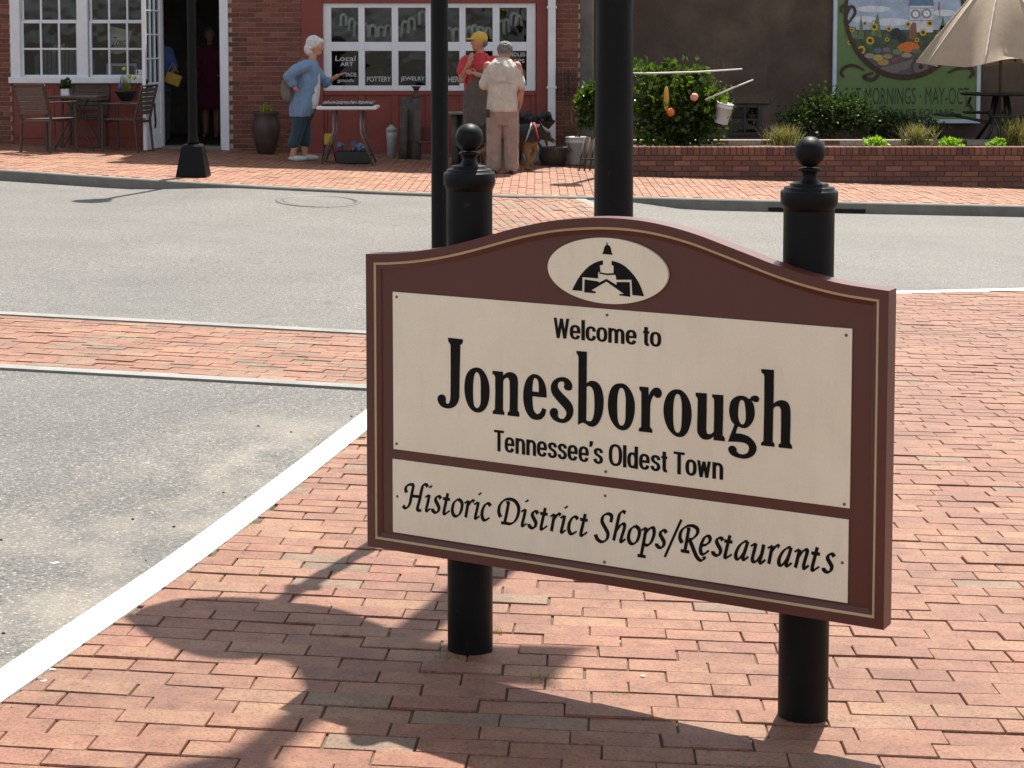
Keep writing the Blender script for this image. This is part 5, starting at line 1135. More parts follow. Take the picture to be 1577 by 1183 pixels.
far_lamp(298, 272, 'black street lamp with square tapered foot on the left far kerb')
far_lamp(945, 268, 'black street lamp hidden behind the thick lamp post, only its shadow shows')
# near lamp post behind the sign
LY = 6.72; lb = at(945, 300, LY); lb.z = zs(lb.x, LY)
lamp = empty('lamp_post', tuple(lb), 0, 'thick black lamp post rising behind the top of the welcome sign', 'lamp post')
MB().lathe([(.16, -.05), (.16, .10), (.14, .13), (.125, .30), (.10, .36), (.10, .42), (.085, .46)], n=24).build('base', m_black, lamp)
MB().lathe([(.0735 - .0230 * k / 52, .45 + 5.2 * k / 52) for k in range(53)] + [(.07, 5.67), (.07, 5.73), (.05, 5.75)], n=40, flute=.025).build('shaft', m_black, lamp); lantern(lamp, 5.75, 1.15)
MB().bar((.05, 0, 4.58), (.49, 0, 4.58), .022).build('banner_arm', m_black, lamp); MB().bar((.05, 0, 4.02), (.49, 0, 4.02), .022).build('banner_arm', m_black, lamp)
MB().box(.06, .47, -.004, .004, 4.03, 4.57).build('banner', cloth_mat('banner_cloth', (.12, .20, .30)), lamp)
# thin pole with an unseen plate above the picture, shaped for its shadow
TY = 6.22; tbp = at(677.5, 300, TY); tbp.z = zs(tbp.x, TY)
tp = empty('sign_pole', tuple(tbp), 0, 'thin black pole standing just left of the left ball finial', 'pole')
MB().tube([(0, 0, -.1 + .1 * k) for k in range(33)], .0290, 32).build('pole', m_black, tp)
# the plate hangs above the picture; its outline follows from the shadow it throws on the paving
KX, KY = sin(SUN_AZ) / tan(SUN_EL), cos(SUN_AZ) / tan(SUN_EL); poly = []
for q in catmull([(192, 947, 1), (240, 928), (300, 918), (380, 916), (460, 926), (530, 938), (600, 962), (650, 985), (640, 1045), (560, 1070), (480, 1060), (458, 1028), (428, 1010), (330, 1010), (250, 985)], 3, True):
    g = gpt(q.x, q.y, zs); h = (TY - g.y) / KY; poly.append((g.x + KX * h - tbp.x, g.z + h - tbp.z))
MB().prism(poly, .030, .040, Matrix.Rotation(pi / 2, 4, 'X')).build('sign_plate', simple('yellow_sign', (.62, .42, .03), .5), tp)
for hz in (2.1, 2.6): MB().box(-.05, .05, -.032, .03, hz, hz + .03).build('plate_clamp', m_black, tp)
# ---- patio chairs and table
m_slat = simple('taupe_slat', (.085, .066, .052), .55, var=.2, scale=20); m_cfr = simple('bronze_frame', (.060, .048, .040), .45, .3, var=.15)
def make_chair():
    e = empty('patio_chair', (0, 0, 0))
    for s in (-1, 1):
        MB().bar((s * .25, .24, 0), (s * .25, .24, .64), .035, .025).build('leg', m_cfr, e); MB().bar((s * .25, -.26, 0), (s * .25, -.22, .44), .035, .025).build('leg', m_cfr, e)
        MB().bar((s * .25, -.22, .44), (s * .25, -.33, .88), .035, .025).build('back_post', m_cfr, e); MB().bar((s * .25, -.27, .65), (s * .25, .26, .65), .05, .02).build('arm', m_cfr, e)
    for k in range(7): MB().box(-.235, .235, -.20 + k * .067, -.142 + k * .067, .43, .447, None, .004).build('seat_slat', m_slat, e)
    MB().bar((-.235, .24, .41), (.235, .24, .41), .03).build('seat_rail', m_cfr, e); MB().bar((-.235, -.22, .41), (.235, -.22, .41), .03).build('seat_rail', m_cfr, e)
    for k in range(6):
        z = .53 + k * .060; y = -.235 - (z - .44) * .25; MB().bar((-.235, y, z), (.235, y, z), .014, .050).build('back_slat', m_slat, e)
    MB().bar((-.255, -.332, .885), (.255, -.332, .885), .035, .025).build('top_rail', m_cfr, e); return e
ch = make_chair()
cs = [((at(76, 232, 24.2).x, 24.2), radians(-28), 'patio chair seen from behind at the left end of the cafe table'), ((at(196, 225, 24.75).x, 24.75), radians(78), 'patio chair beside the open white door, facing left'), ((at(130, 225, 25.40).x, 25.40), radians(180), 'patio chair under the window behind the cafe table')]
for i, (p, rz, lab) in enumerate(cs):
    c = ch if i == 0 else copy_tree(ch); c.location = (p[0], p[1], zf(p[0])); c.rotation_euler = (0, -.03 if i != 1 else 0, rz); tag(c, lab, 'chair', 'patio chairs')
tx, ty = at(120, 200, 24.9).x, 24.9
tb2 = empty('cafe_table', (tx, ty, zf(tx)), 0, 'small brown slatted cafe table below the white window', 'table')
for k in range(7): MB().box(-.33 + .01, .33 - .01, -.33 + k * .0945, -.33 + k * .0945 + .085, .70, .722, None, .004).build('top_slat', m_slat, tb2)
MB().box(-.335, .335, -.345, -.331, .69, .724, None, .003).build('top_edge', m_cfr, tb2); MB().box(-.335, .335, .332, .346, .69, .724, None, .003).build('top_edge', m_cfr, tb2)
for s in (-1, 1): 
    MB().bar((s * .27, -.25, 0), (-s * .10, -.25, .69), .03, .02).build('leg', m_cfr, tb2); MB().bar((s * .27, .25, 0), (-s * .10, .25, .69), .03, .02).build('leg', m_cfr, tb2)
pp = at(102, 140, 24.85); pz = zf(tx) + .722
e = empty('potted_plant', (pp.x, 24.80, pz), 0, 'little green plant in a white pot on the cafe table', 'plant')
MB().box(-.05, .05, -.05, .05, 0, .10, None, .008).build('pot', m_whitep, e); foliage('leaves', [((pp.x, 24.80, pz + .14), (.075, .07, .06))], 160, .05, m_ldark, e, 41, shell=.2)
def flower_box(px, py, Y, label):
    g = at(px, py, Y); e = empty('wall_planter', tuple(g), 0, label, 'planter'); MB().lathe([(.07, -.14), (.15, -.02), (.155, 0), (.13, 0), (.10, -.04), (.0, -.04)], n=14, cap=False).build('bowl', m_blk, e)
    blades('stems', (g.x, g.y, g.z - .03), 26, .30, .22, m_lyel, e, 42, .008); mb = MB()
    for k, (dx, dz, c) in enumerate([(-.02, .30, 0), (.05, .2, 0), (.12, .18, 0)]): m2 = MB(); m2.ball((dx, 0, dz), .028, 8, 6, jit=.3); m2.build('yellow_flower', m_yflow, e)
    MB().ball((-.06, -.03, .06), .045, 8, 6, jit=.4).build('violet_flower', simple('violet_petal', (.10, .09, .28), .7), e); MB().tube([(0, .1, -.05), (0, .30, -.05)], .012, 6).build('bracket', m_blk, e)
m_yflow = simple('yellow_petal', (.60, .50, .02), .6, var=.15)
flower_box(194, 140, 25.40, 'dark bowl of yellow flowers fixed under the window by the door')
# ---- large dark urn with plants by the brick pier
m_urn = simple('dark_glaze', (.055, .034, .028), .5, var=.3, scale=6); ug = at(410, 222, 25.15)
urn = empty('garden_urn', (ug.x, 25.15, zf(ug.x)), 0, 'big dark brown pot with yellow green leaves against the brick pier', 'pot')
MB().lathe([(.10, 0), (.12, .03), (.165, .18), (.195, .34), (.185, .45), (.16, .51), (.18, .55), (.18, .58), (.15, .58), (.13, .52), (.0, .51)], n=28, cap=False).build('pot', m_urn, urn)
blades('leaves', (ug.x, 25.15, zf(ug.x) + .51), 60, .20, .14, m_lyel, urn, 43, .012)
# ---- folding table with trays of jewellery
FTY = 23.45; ft0, ft1 = at(487, 178, FTY), at(580, 178, FTY); fz = zf(-2.2)
ft = empty('folding_table', ((ft0.x + ft1.x) / 2, FTY + .3, fz), 0, 'white plastic folding table laid with jewellery trays in front of the bay', 'table')
hw = (ft1.x - ft0.x) / 2; zt = .70
MB().box(-hw, hw, -.30, .30, zt, zt + .045, None, .012).build('table_top', m_bucket, ft)
m_gtube = simple('grey_tube', (.17, .165, .16), .4, .5, var=.15)
for s in (-1, 1):
    MB().tube([(s * hw * .45, -.24, zt), (s * hw * .45, -.24, .42), (s * hw * .86, -.27, .0)], .014, 8).build('leg', m_gtube, ft); MB().tube([(s * hw * .45, .24, zt), (s * hw * .45, .24, .42), (s * hw * .86, .27, .0)], .014, 8).build('leg', m_gtube, ft)
    MB().tube([(s * hw * .72, -.25, .13), (s * hw * .72, .25, .13)], .010, 6).build('brace', m_gtube, ft)
R = random.Random(9)
m_tray = simple('black_velvet', (.018, .018, .02), .8); m_silv = simple('silver_bits', (.45, .44, .42), .3, .7, var=.4, scale=90); trays = ['left', 'middle', 'right']
for k in range(3):
    x0 = -hw + .06 + k * (2 * hw - .1) / 3; w = (2 * hw - .16) / 3; wx = ft.location.x + x0
    t = empty('jewellery_tray', (wx + w / 2, FTY + .30, fz + zt + .045), 0, '%s of the three black jewellery trays on the folding table' % trays[k], 'tray', 'trays of jewellery')
    MB().box(-w / 2, w / 2, -.27, .27, 0, .025, None, .006).build('tray', m_tray, t); mb = MB()
    for i in range(60):
        a, b = R.uniform(-w * .46, w * .46), R.uniform(-.25, .25); c = R.random() * pi; l = R.uniform(.008, .035); mb.bar((a - l * cos(c), b - l * sin(c), .03), (a + l * cos(c), b + l * sin(c), .03 + R.uniform(0, .03)), .007)
    mb.build('trinkets', m_silv, t)['kind'] = 'stuff'
e = empty('storage_crate', (ft.location.x + .05, FTY + .45, fz), 0, 'dark crate of blue and white goods under the folding table', 'crate')
mb = MB(); mb.box(-.22, .22, -.15, .15, .0, .16, None, .01); mb.build('crate', m_blk, e); mb = MB()
for i in range(16): mb.ball((R.uniform(-.19, .19), R.uniform(-.12, .12), .18 + R.random() * .06), R.uniform(.02, .05), 7, 5, jit=.4)
mb.build('goods', simple('blue_white_goods', (.14, .17, .26), .6, var=.7, scale=30), e)['kind'] = 'stuff'
e = empty('yellow_box', (at(506, 200, FTY + .75).x, FTY + .75, fz), 0, 'small bright yellow box on a stand behind the table leg', 'box'); MB().box(-.055, .055, -.05, .05, .22, .36, None, .006).build('box', simple('yellow_card', (.55, .42, .02), .6), e)
for s in (-1, 1): MB().tube([(s * .05, 0, .22), (s * .09, 0, 0)], .008, 6).build('stand_leg', m_blk, e)
# ---- white bin, log stands, vase
bx_ = at(603, 236, 25.3); bn = empty('tall_bin', (bx_.x, 25.3, zf(bx_.x)), 0, 'narrow white lidded bin beside the grey log stand', 'bin')
m_bin = simple('aged_white', (.36, .38, .33), .55, var=.12); MB().lathe([(.062, 0), (.066, .25), (.072, .27), (.074, .36), (.0, .36)], n=20).build('bin_body', m_bin, bn); MB().lathe([(.076, .355), (.076, .39), (.05, .415), (.03, .42), (.025, .44), (.002, .445)], n=20).build('lid', m_bin, bn)
m_log = simple('weathered_log', (.085, .075, .062), .95, var=.4, scale=7, bump=.9, bscale=30)
def logs(name, px0_, px1_, ytop, Y, label, seed, top=False):
    a, b = at(px0_, ytop, Y), at(px1_, ytop, Y); zb = zf(a.x); H = a.z - zb; w = b.x - a.x; R = random.Random(seed)
    e = empty(name, ((a.x + b.x) / 2, Y, zb), 0, label, 'log stand')
    for i in range(7):
        x = -w / 2 + .05 + (w - .1) * ((i * .37 + .1) % 1); y = -.12 + .24 * ((i * .61) % 1); h = H * R.uniform(.8, 1.0); r = R.uniform(.045, .07)
        MB().tube([(x, y, 0), (x + R.gauss(0, .008), y, h * .4), (x + R.gauss(0, .01), y + R.gauss(0, .01), h)], [r * 1.1, r, r * .92], 9).build('log', m_log, e)
    if top: MB().box(-w * .65, w * .65, -.2, .2, H, H + .03, None, .008).build('plank_top', simple('grey_plank', (.22, .19, .16), .85, var=.3, scale=12), e)
    return e
logs('log_stand', 613, 648, 150, 25.1, 'upright bundle of grey weathered logs under the bay window', 51)
vz = at(641, 150, 25.1); e = empty('dark_vase', tuple(vz), 0, 'small dark flared vase on top of the log bundle', 'vase'); MB().lathe([(.05, -.06), (.055, .02), (.04, .06), (.03, .09), (.05, .13), (.07, .15), (.05, .15), (.03, .10)], n=18).build('vase', m_urn, e)
logs('log_stand', 694, 724, 176, 24.3, 'log bundle with a plank top just behind the left ball finial', 52, True)
st2 = empty('red_stool', (at(656, 238, 25.0).x, 25.0, zf(-1.1)), 0, 'dark red stool half hidden behind the thin pole', 'stool'); m_dred = simple('dark_red_paint', (.12, .02, .02), .6)
MB().box(-.10, .10, -.12, .12, .22, .26, None, .01).build('seat', m_dred, st2); MB().box(-.10, .10, .10, .12, .26, .44, None, .006).build('backrest', m_dred, st2)
for sx in (-1, 1):
    for sy in (-1, 1): MB().bar((sx * .09, sy * .10, 0), (sx * .085, sy * .10, .22), .022).build('leg', m_blk, st2)
# ---- wheelbarrow, tub, bag and garden tools by the brick pier
wx, wy = at(820, 230, 24.75).x, 24.75; wbr = empty('wheelbarrow', (wx, wy, zf(wx)), 0, 'black wheelbarrow parked behind the dog', 'wheelbarrow')
vs = [(-.2, -.18, .42), (.16, -.18, .42), (.16, .18, .42), (-.2, .18, .42), (-.26, -.26, .62), (.30, -.26, .58), (.30, .26, .58), (-.26, .26, .62)]
MB().add(vs, [(0, 1, 2, 3), (0, 4, 5, 1), (1, 5, 6, 2), (2, 6, 7, 3), (3, 7, 4, 0), (3, 2, 1, 0), (1, 5, 4, 0)]).build('tray', m_blk, wbr)
for s in (-1, 1): MB().tube([(.20, s * .06, .115), (.0, s * .16, .40), (-.62, s * .22, .55)], .016, 7).build('handle', m_stem, wbr); MB().tube([(-.12, s * .17, .42), (-.18, s * .2, 0)], .014, 6).build('leg', m_blk, wbr)
MB().lathe([(.05, -.03), (.10, -.04), (.115, 0), (.10, .04), (.05, .03)], M=Matrix.Translation((.20, 0, .115)) @ Matrix.Rotation(pi / 2, 4, 'X'), n=24).build('wheel', m_blk, wbr)
m_stuff = simple('dark_soil_load', (.04, .04, .038), .9, var=.6, scale=40); mb = MB(); 
for i in range(30): mb.ball((R.uniform(-.2, .24), R.uniform(-.18, .18), .56 + R.random() * .10), R.uniform(.03, .06), 7, 5, jit=.5)
mb.build('load', m_stuff, wbr)['kind'] = 'stuff'
g = at(824, 232, 24.95); mb = MB(); mb.ball((0, 0, .16), .17, 14, 9, (1, .6, 1.25), jit=.12); mb.v = [(a, b, max(c, 0)) for a, b, c in mb.v]; o = mb.build('white_sack', simple('white_sack_cloth', (.60, .62, .64), .8, var=.12, scale=12), None, (g.x, 24.95, zf(g.x))); tag(o, 'lumpy white sack behind the dog below the wheelbarrow', 'sack')
g = at(853, 245, 24.6); e = empty('metal_tub', (g.x, 24.6, zf(g.x)), 0, 'dull grey metal tub on the pavement in front of the downpipe', 'tub'); MB().lathe([(.0, .004), (.15, 0), (.185, .24), (.195, .25), (.18, .25), (.14, .02), (0, .02)], n=26, cap=False).build('tub', simple('dull_zinc', (.10, .105, .105), .5, .4, var=.25), e)
for s in (-1, 1): MB().tube([(s * .18, -.03, .2), (s * .215, 0, .18), (s * .18, .03, .2)], .006, 5).build('handle', m_blk, e)
def tool(name, x0, y0, x1, y1, Yb, Yt, label, tines):
    b = at(x0, y0, Yb); t = at(x1, y1, Yt); b.z = zf(b.x) + .02; e = empty(name, tuple(b), 0, label, 'garden tool'); d = t - b
    MB().tube([(0, 0, 0), tuple(d * .72)], .013, 7).build('shaft', m_stem, e); h = d * .72; MB().bar((h.x - .08, h.y, h.z), (h.x + .08, h.y, h.z), .016).build('head_bar', m_blk, e)
    for k in range(tines): x = -.075 + .15 * k / (tines - 1); MB().tube([(h.x + x, h.y, h.z), (h.x + x + d.x * .1, h.y + d.y * .1, d.z * .86), (h.x + x + d.x * .16, d.y * .95, d.z)], .006, 5).build('tine', m_blk, e)
tool('garden_fork', 872, 232, 866, 105, 25.35, 25.62, 'long garden fork leaning on the brick pier', 4); tool('garden_rake', 880, 232, 878, 108, 25.3, 25.6, 'garden rake leaning on the brick pier nearest the grey wall', 6)
e = empty('plant_stand', (at(910, 250, 23.9).x, 23.9, zf(1)), 0, 'low brown wooden frame at the foot of the thick lamp post', 'frame')
for k in range(4): MB().tube([(-.16 + k * .07, -.12 + .02 * k, 0), (-.08 + k * .07, .12, .42)], .012, 6).build('slat', m_stem, e)
MB().bar((-.14, -.03, .15), (.10, -.03, .15), .02).build('cross_bar', m_stem, e)
# ------------------------------------------------------------------ people and dog
def fuse(mb, voxel=.011, smooth=3):
    me = mb.mesh('tmp'); o = bpy.data.objects.new('tmp', me); C.objects.link(o)
    r = o.modifiers.new('r', 'REMESH'); r.mode = 'VOXEL'; r.voxel_size = voxel; r.use_smooth_shade = True
    s = o.modifiers.new('s', 'SMOOTH'); s.factor = .5; s.iterations = smooth
    dg = bpy.context.evaluated_depsgraph_get(); m2 = bpy.data.meshes.new_from_object(o.evaluated_get(dg)); bpy.data.objects.remove(o); bpy.data.meshes.remove(me)
    m2.polygons.foreach_set('use_smooth', [True] * len(m2.polygons)); return m2
from mathutils import noise as mnoise
FOLDS = {'denim_shirt': .008, 'white_tee': .002, 'trousers': .008, 'beige_shirt': .008, 'red_tee': .009, 'apron': .010, 'shirt': .01, 'skirt': .012, 'hair': .010, 'body': 0, 'pouch': .006}
def put(me, name, mat, parent):
    a = FOLDS.get(name, 0)
    if a:                                                                          # creases: stretched noise pushes the cloth in and out
        off = Vector((len(name) * 1.7, len(parent.name) * 3.1, parent.location.x)); nn = [v.normal.copy() for v in me.vertices]; f = 30 if name == 'hair' else 15
        for v, n in zip(me.vertices, nn):
            q = Vector((v.co.x * f, v.co.y * f, v.co.z * f * .42 + v.co.x * 3)) + off; k = mnoise.noise(q); v.co += n * (a * (1 - 2.2 * abs(k)) - a * .35)
    me.materials.clear(); me.materials.append(mat); me.name = name; return link(bpy.data.objects.new(name, me), parent)
def loft(mb, secs, n=20):
    """stack of level ellipses: (cx, cy, z, rx, ry)"""
    vs = []; fs = []
    for cx, cy, z, rx, ry in secs:
        for k in range(n): a = 2 * pi * k / n; vs.append((cx + rx * cos(a), cy + ry * sin(a), z))
    for i in range(len(secs) - 1):
        for k in range(n): a = i * n + k; b = i * n + (k + 1) % n; fs.append((a, b, b + n, a + n))
    fs.append(tuple(reversed(range(n)))); fs.append(tuple(range((len(secs) - 1) * n, len(secs) * n))); mb.add(vs, fs, True)
def limb(mb, pts, r): 
    mb.tube(pts, r, 10); mb.ball(pts[0], r[0], 10, 7); mb.ball(pts[-1], r[-1], 10, 7)
    for p, q in zip(pts[1:-1], r[1:-1]): mb.ball(p, q, 10, 7)
def head(mb, c, r, face, tilt=0.0):
    """skull, jaw, nose, ears in one volume; face = heading angle (0 = +x)"""
    M = Matrix.Translation(c) @ Matrix.Rotation(face, 4, 'Z') @ Matrix.Rotation(tilt, 4, 'Y')
    mb.ball((0, 0, .012), r, 16, 12, (1.0, .82, 1.08), M); mb.ball((r * .30, 0, -r * .62), r * .62, 12, 9, (.95, .85, .85), M); mb.ball((r * .98, 0, -r * .12), r * .17, 8, 6, (1.1, .7, 1.3), M); mb.ball((r * .8, 0, -r * .62), r * .2, 8, 6, (.8, 1.4, .5), M)
    mb.ball((r * .84, 0, r * .2), r * .22, 8, 6, (.6, 2.2, .45), M)
    for s in (-1, 1): mb.ball((-.05 * r, s * r * .83, -r * .1), r * .24, 8, 6, (.7, .3, 1.1), M)
    return M
def hand(mb, w, d, up, s=1.0):
    """palm and five bent fingers; w wrist, d direction, up = back of the hand"""
    w, d, up = Vector(w), Vector(d).normalized(), Vector(up); sd = d.cross(up).normalized(); up = sd.cross(d)
    mb.tube([w, w + d * .045 * s, w + d * .085 * s], [.026 * s, .034 * s, .030 * s], 8, flat=.55)
    for k in range(4):
        o = w + d * .08 * s + sd * (.012 + -.008 * 0 + (k - 1.5) * .018 - .012) * s; l = (.065, .078, .072, .055)[k] * s; mb.tube([o, o + d * l * .5, o + d * l * .85 - up * l * .35], [.0105 * s, .0095 * s, .0085 * s], 6)
    o = w + d * .03 * s + sd * .03 * s; mb.tube([o, o + d * .03 * s + sd * .022 * s, o + d * .062 * s + sd * .026 * s], [.012 * s, .011 * s, .009 * s], 6)
def eyes(e, M, r, mat):
    for s in (-1, 1): m = MB(); m.ball((r * .80, s * r * .33, r * .08), r * .10, 8, 6, (.6, 1, .7), M); m.build('eye', mat, e)
m_skin = simple('skin', (.46, .25, .17), .55, var=.10, scale=12, coord='obj'); m_skin2 = simple('skin_ruddy', (.40, .19, .13), .55, var=.12, scale=12, coord='obj'); m_eye = simple('eye_dark', (.03, .025, .02), .3)
m_whair = simple('white_hair', (.62, .61, .60), .7, var=.22, scale=40, coord='obj', bump=.8, bscale=60); m_ghair = simple('grey_hair', (.14, .14, .13), .7, var=.5, scale=40, coord='obj', bump=.6, bscale=60)
m_denim = cloth_mat('washed_denim', (.145, .235, .36)); m_tee = cloth_mat('white_tee', (.62, .58, .54)); m_teal = cloth_mat('dark_teal_trousers', (.022, .050, .068)); m_shoe = simple('pale_shoe', (.50, .49, .46), .6, var=.1, coord='obj')
m_beige = cloth_mat('beige_shirt', (.46, .41, .34)); m_khaki = cloth_mat('khaki_trousers', (.27, .19, .155)); m_dshoe = simple('dark_shoe', (.03, .025, .02), .5, coord='obj'); m_redt = cloth_mat('red_tee', (.50, .035, .045)); m_apron = cloth_mat('grey_brown_apron', (.085, .075, .062)); m_cap = simple('mustard_cap', (.52, .33, .06), .8, var=.1, coord='obj'); m_dtrou = cloth_mat('dark_trousers', (.05, .05, .055)); m_blue = cloth_mat('blue_shirt', (.06, .12, .30)); m_mar = cloth_mat('maroon_dress', (.14, .02, .05))
m_bag = simple('grey_bag', (.16, .14, .12), .7, var=.2, coord='obj')
def person(px, py, Y, label):
    g = at(px, py, Y); return empty('person', (g.x, Y, zf(g.x)), 0, label, 'person')
# -- woman in a denim shirt, profile to the right
W = person(470, 248, 24.05, 'person in open denim shirt and dark cropped trousers standing at the jewellery table')
mb = MB(); loft(mb, [(-.03, 0, .70, .15, .15), (.02, 0, .88, .14, .14), (.05, 0, 1.05, .13, .14), (.06, 0, 1.2, .11, .13), (.08, 0, 1.28, .06, .08)])
limb(mb, [(.09, 0, 1.26), (.12, 0, 1.40)], [.055, .05]); HM = head(mb, (.145, 0, 1.475), .098, 0, .12)
for s in (-1, 1):
    limb(mb, [(-.03, s * .065, .72), (-.045 + .02 * s, s * .09, .42), (-.08 + .07 * s, s * .09, .08)], [.085, .06, .038]); limb(mb, [(-.08 + .07 * s, s * .09, .05), (.05 + .07 * s, s * .09, .03)], [.035, .028])
limb(mb, [(.04, -.16, 1.25), (-.17, -.22, 1.10), (-.10, -.20, .95)], [.05, .04, .03]); hand(mb, (-.10, -.20, .95), (.35, .6, -.6), (-1, 0, 0)); limb(mb, [(.08, .16, 1.24), (.24, .18, 1.00), (.42, .06, 1.10)], [.05, .04, .03]); hand(mb, (.42, .06, 1.10), (.9, -.1, .35), (0, 0, 1))
put(fuse(mb, .0085, 2), 'body', m_skin, W); eyes(W, HM, .098, m_eye)
mb = MB(); loft(mb, [(-.045, 0, .58, .155, .20), (-.03, 0, .70, .172, .20), (.01, 0, .88, .175, .185), (.035, 0, 1.03, .170, .175), (.045, 0, 1.16, .155, .17), (.06, 0, 1.26, .125, .15), (.08, 0, 1.31, .075, .08)])
limb(mb, [(.03, -.15, 1.23), (-.08, -.20, 1.18), (-.175, -.225, 1.10), (-.13, -.215, 1.01)], [.085, .08, .075, .06]); limb(mb, [(.08, .15, 1.22), (.17, .18, 1.10), (.25, .17, 1.01), (.29, .14, 1.03)], [.085, .075, .068, .06])
put(fuse(mb, .011, 3), 'denim_shirt', m_denim, W)
mb = MB(); loft(mb, [(.055, -.03, .68, .11, .10), (.075, -.03, .82, .120, .11), (.085, -.03, .96, .122, .11), (.088, -.03, 1.10, .115, .10), (.11, -.02, 1.24, .075, .07)]); put(fuse(mb, .011, 3), 'white_tee', m_tee, W)
mb = MB(); loft(mb, [(-.035, 0, .56, .145, .16), (-.02, 0, .70, .17, .165), (-.01, 0, .80, .16, .16)])
for s in (-1, 1): limb(mb, [(-.03, s * .075, .68), (-.045 + .03 * s, s * .085, .42), (-.075 + .06 * s, s * .09, .24)], [.108, .085, .078])
put(fuse(mb, .011, 3), 'trousers', m_teal, W)
for s in (-1, 1): m = MB(); m.ball((-.02 + .07 * s, s * .09, .04), .05, 14, 8, (2.5, .95, .8)); put(fuse(m, .009, 2), 'shoe', m_shoe, W)
m = MB(); m.ball((-.028, 0, .05), .098, 18, 12, (1.02, 1.0, .98), HM, .10); m.ball((-.075, 0, -.03), .075, 14, 9, (.9, 1.15, 1.2), HM, .12); m.ball((.03, 0, .085), .06, 12, 8, (1.1, 1.2, .6), HM, .15); put(fuse(m, .009, 1), 'hair', m_whair, W)
sb = empty('shoulder_bag', (W.location.x - .22, 24.05 - .12, W.location.z + .80), 0, 'grey brown bag hanging behind the back of the denim-shirted person', 'bag'); m = MB(); m.ball((0, 0, .12), .13, 14, 9, (.62, .5, 1.2)); put(fuse(m, .011, 2), 'pouch', m_bag, sb); MB().tube([(0, 0, .24), (.10, -.05, .40), (.22, .0, .54)], .01, 6).build('strap', m_bag, sb)
ph = MB(); ph.box(-.035, .035, -.006, .006, -.07, .07, Matrix.Rotation(.9, 4, 'Y'), .004); o = ph.build('handheld_phone', m_blk, None, (W.location.x + .53, 24.10, W.location.z + 1.165)); tag(o, 'dark phone held out in front of the denim-shirted person', 'phone')
# -- man in beige shirt, seen from behind
B_ = person(774, 268, 22.9, 'person in beige short-sleeved shirt and khaki trousers seen from behind')
mb = MB(); loft(mb, [(0, 0, .72, .15, .11), (0, 0, 1.0, .15, .11), (0, .02, 1.3, .16, .10), (0, .03, 1.4, .08, .07)]); limb(mb, [(0, .04, 1.34), (.01, .09, 1.45)], [.06, .056]); HM = head(mb, (.03, .12, 1.485), .098, pi / 2 - .35, .55)
for s in (-1, 1): limb(mb, [(s * .09, 0, .78), (s * .095, .0, .42), (s * .095, 0, .08)], [.09, .065, .045]); limb(mb, [(s * .095, -.02, .05), (s * .10, .12, .04)], [.04, .035])
limb(mb, [(.18, .03, 1.33), (.235, .03, 1.08), (.215, .10, .86)], [.055, .045, .032]); hand(mb, (.215, .10, .86), (-.2, .4, -.8), (1, 0, 0)); limb(mb, [(-.18, .03, 1.33), (-.225, .06, 1.08), (-.16, .26, 1.0)], [.055, .045, .032]); hand(mb, (-.16, .26, 1.0), (.5, .8, .1), (0, 0, 1))
put(fuse(mb, .0085, 2), 'body', m_skin2, B_); eyes(B_, HM, .098, m_eye)
mb = MB(); loft(mb, [(0, 0, .765, .192, .15), (0, 0, .80, .196, .155), (0, 0, .95, .184, .145), (0, 0, 1.10, .178, .14), (0, .01, 1.24, .185, .14), (0, .015, 1.32, .165, .125), (0, .03, 1.39, .125, .10), (0, .05, 1.43, .075, .07)])
for s in (-1, 1): limb(mb, [(s * .145, .02, 1.30), (s * .190, .03, 1.20), (s * .222, .03, 1.10)], [.066, .066, .070])
put(fuse(mb, .011, 3), 'beige_shirt', m_beige, B_)
m = MB(); m.bar((-.16, -.148, 1.13), (.16, -.148, 1.13), .008, .012); m.build('back_yoke_seam', simple('seam_shade', (.36, .32, .27), .9), B_)
mb = MB(); loft(mb, [(0, 0, .60, .17, .125), (0, 0, .74, .20, .14), (0, 0, .82, .19, .14)])
for s in (-1, 1): limb(mb, [(s * .095, 0, .68), (s * .105, 0, .42), (s * .105, 0, .22), (s * .105, .0, .10)], [.108, .098, .094, .098])
put(fuse(mb, .011, 3), 'trousers', m_khaki, B_)
for s in (-1, 1): m = MB(); m.ball((s * .105, .03, .035), .05, 14, 8, (.95, 2.4, .8)); put(fuse(m, .009, 2), 'shoe', m_dshoe, B_)
m = MB(); m.ball((-.025, 0, .04), .102, 18, 12, (1.0, .93, 1.0), HM, .05); put(fuse(m, .009, 2), 'hair', m_ghair, B_)
m = MB(); m.box(-.20, -.155, -.17, -.13, .70, .80, None, .006); m.build('belt_pouch', m_blk, B_)
# -- man in apron and yellow cap
A_ = person(740, 258, 23.75, 'person in red tee, long grey apron and mustard cap in front of the bay')
mb = MB(); loft(mb, [(0, 0, .72, .16, .11), (0, 0, 1.05, .17, .12), (0, 0, 1.32, .17, .10), (0, 0, 1.42, .08, .07)]); limb(mb, [(0, 0, 1.40), (-.01, -.01, 1.54)], [.06, .055]); HM = head(mb, (-.02, -.02, 1.605), .10, radians(205), 0)
for s in (-1, 1): limb(mb, [(s * .09, 0, .78), (s * .09, 0, .42), (s * .09, 0, .08)], [.09, .065, .045])
limb(mb, [(-.20, -.02, 1.36), (-.235, -.10, 1.13), (-.14, -.22, 1.34)], [.055, .046, .034]); hand(mb, (-.14, -.22, 1.34), (.25, -.1, 1), (-.6, -.6, 0)); limb(mb, [(.20, -.02, 1.36), (.17, -.16, 1.14), (-.04, -.24, 1.20)], [.055, .046, .034]); hand(mb, (-.04, -.24, 1.20), (-1, -.1, .35), (0, -1, 0))
put(fuse(mb, .0085, 2), 'body', m_skin2, A_); eyes(A_, HM, .10, m_eye)
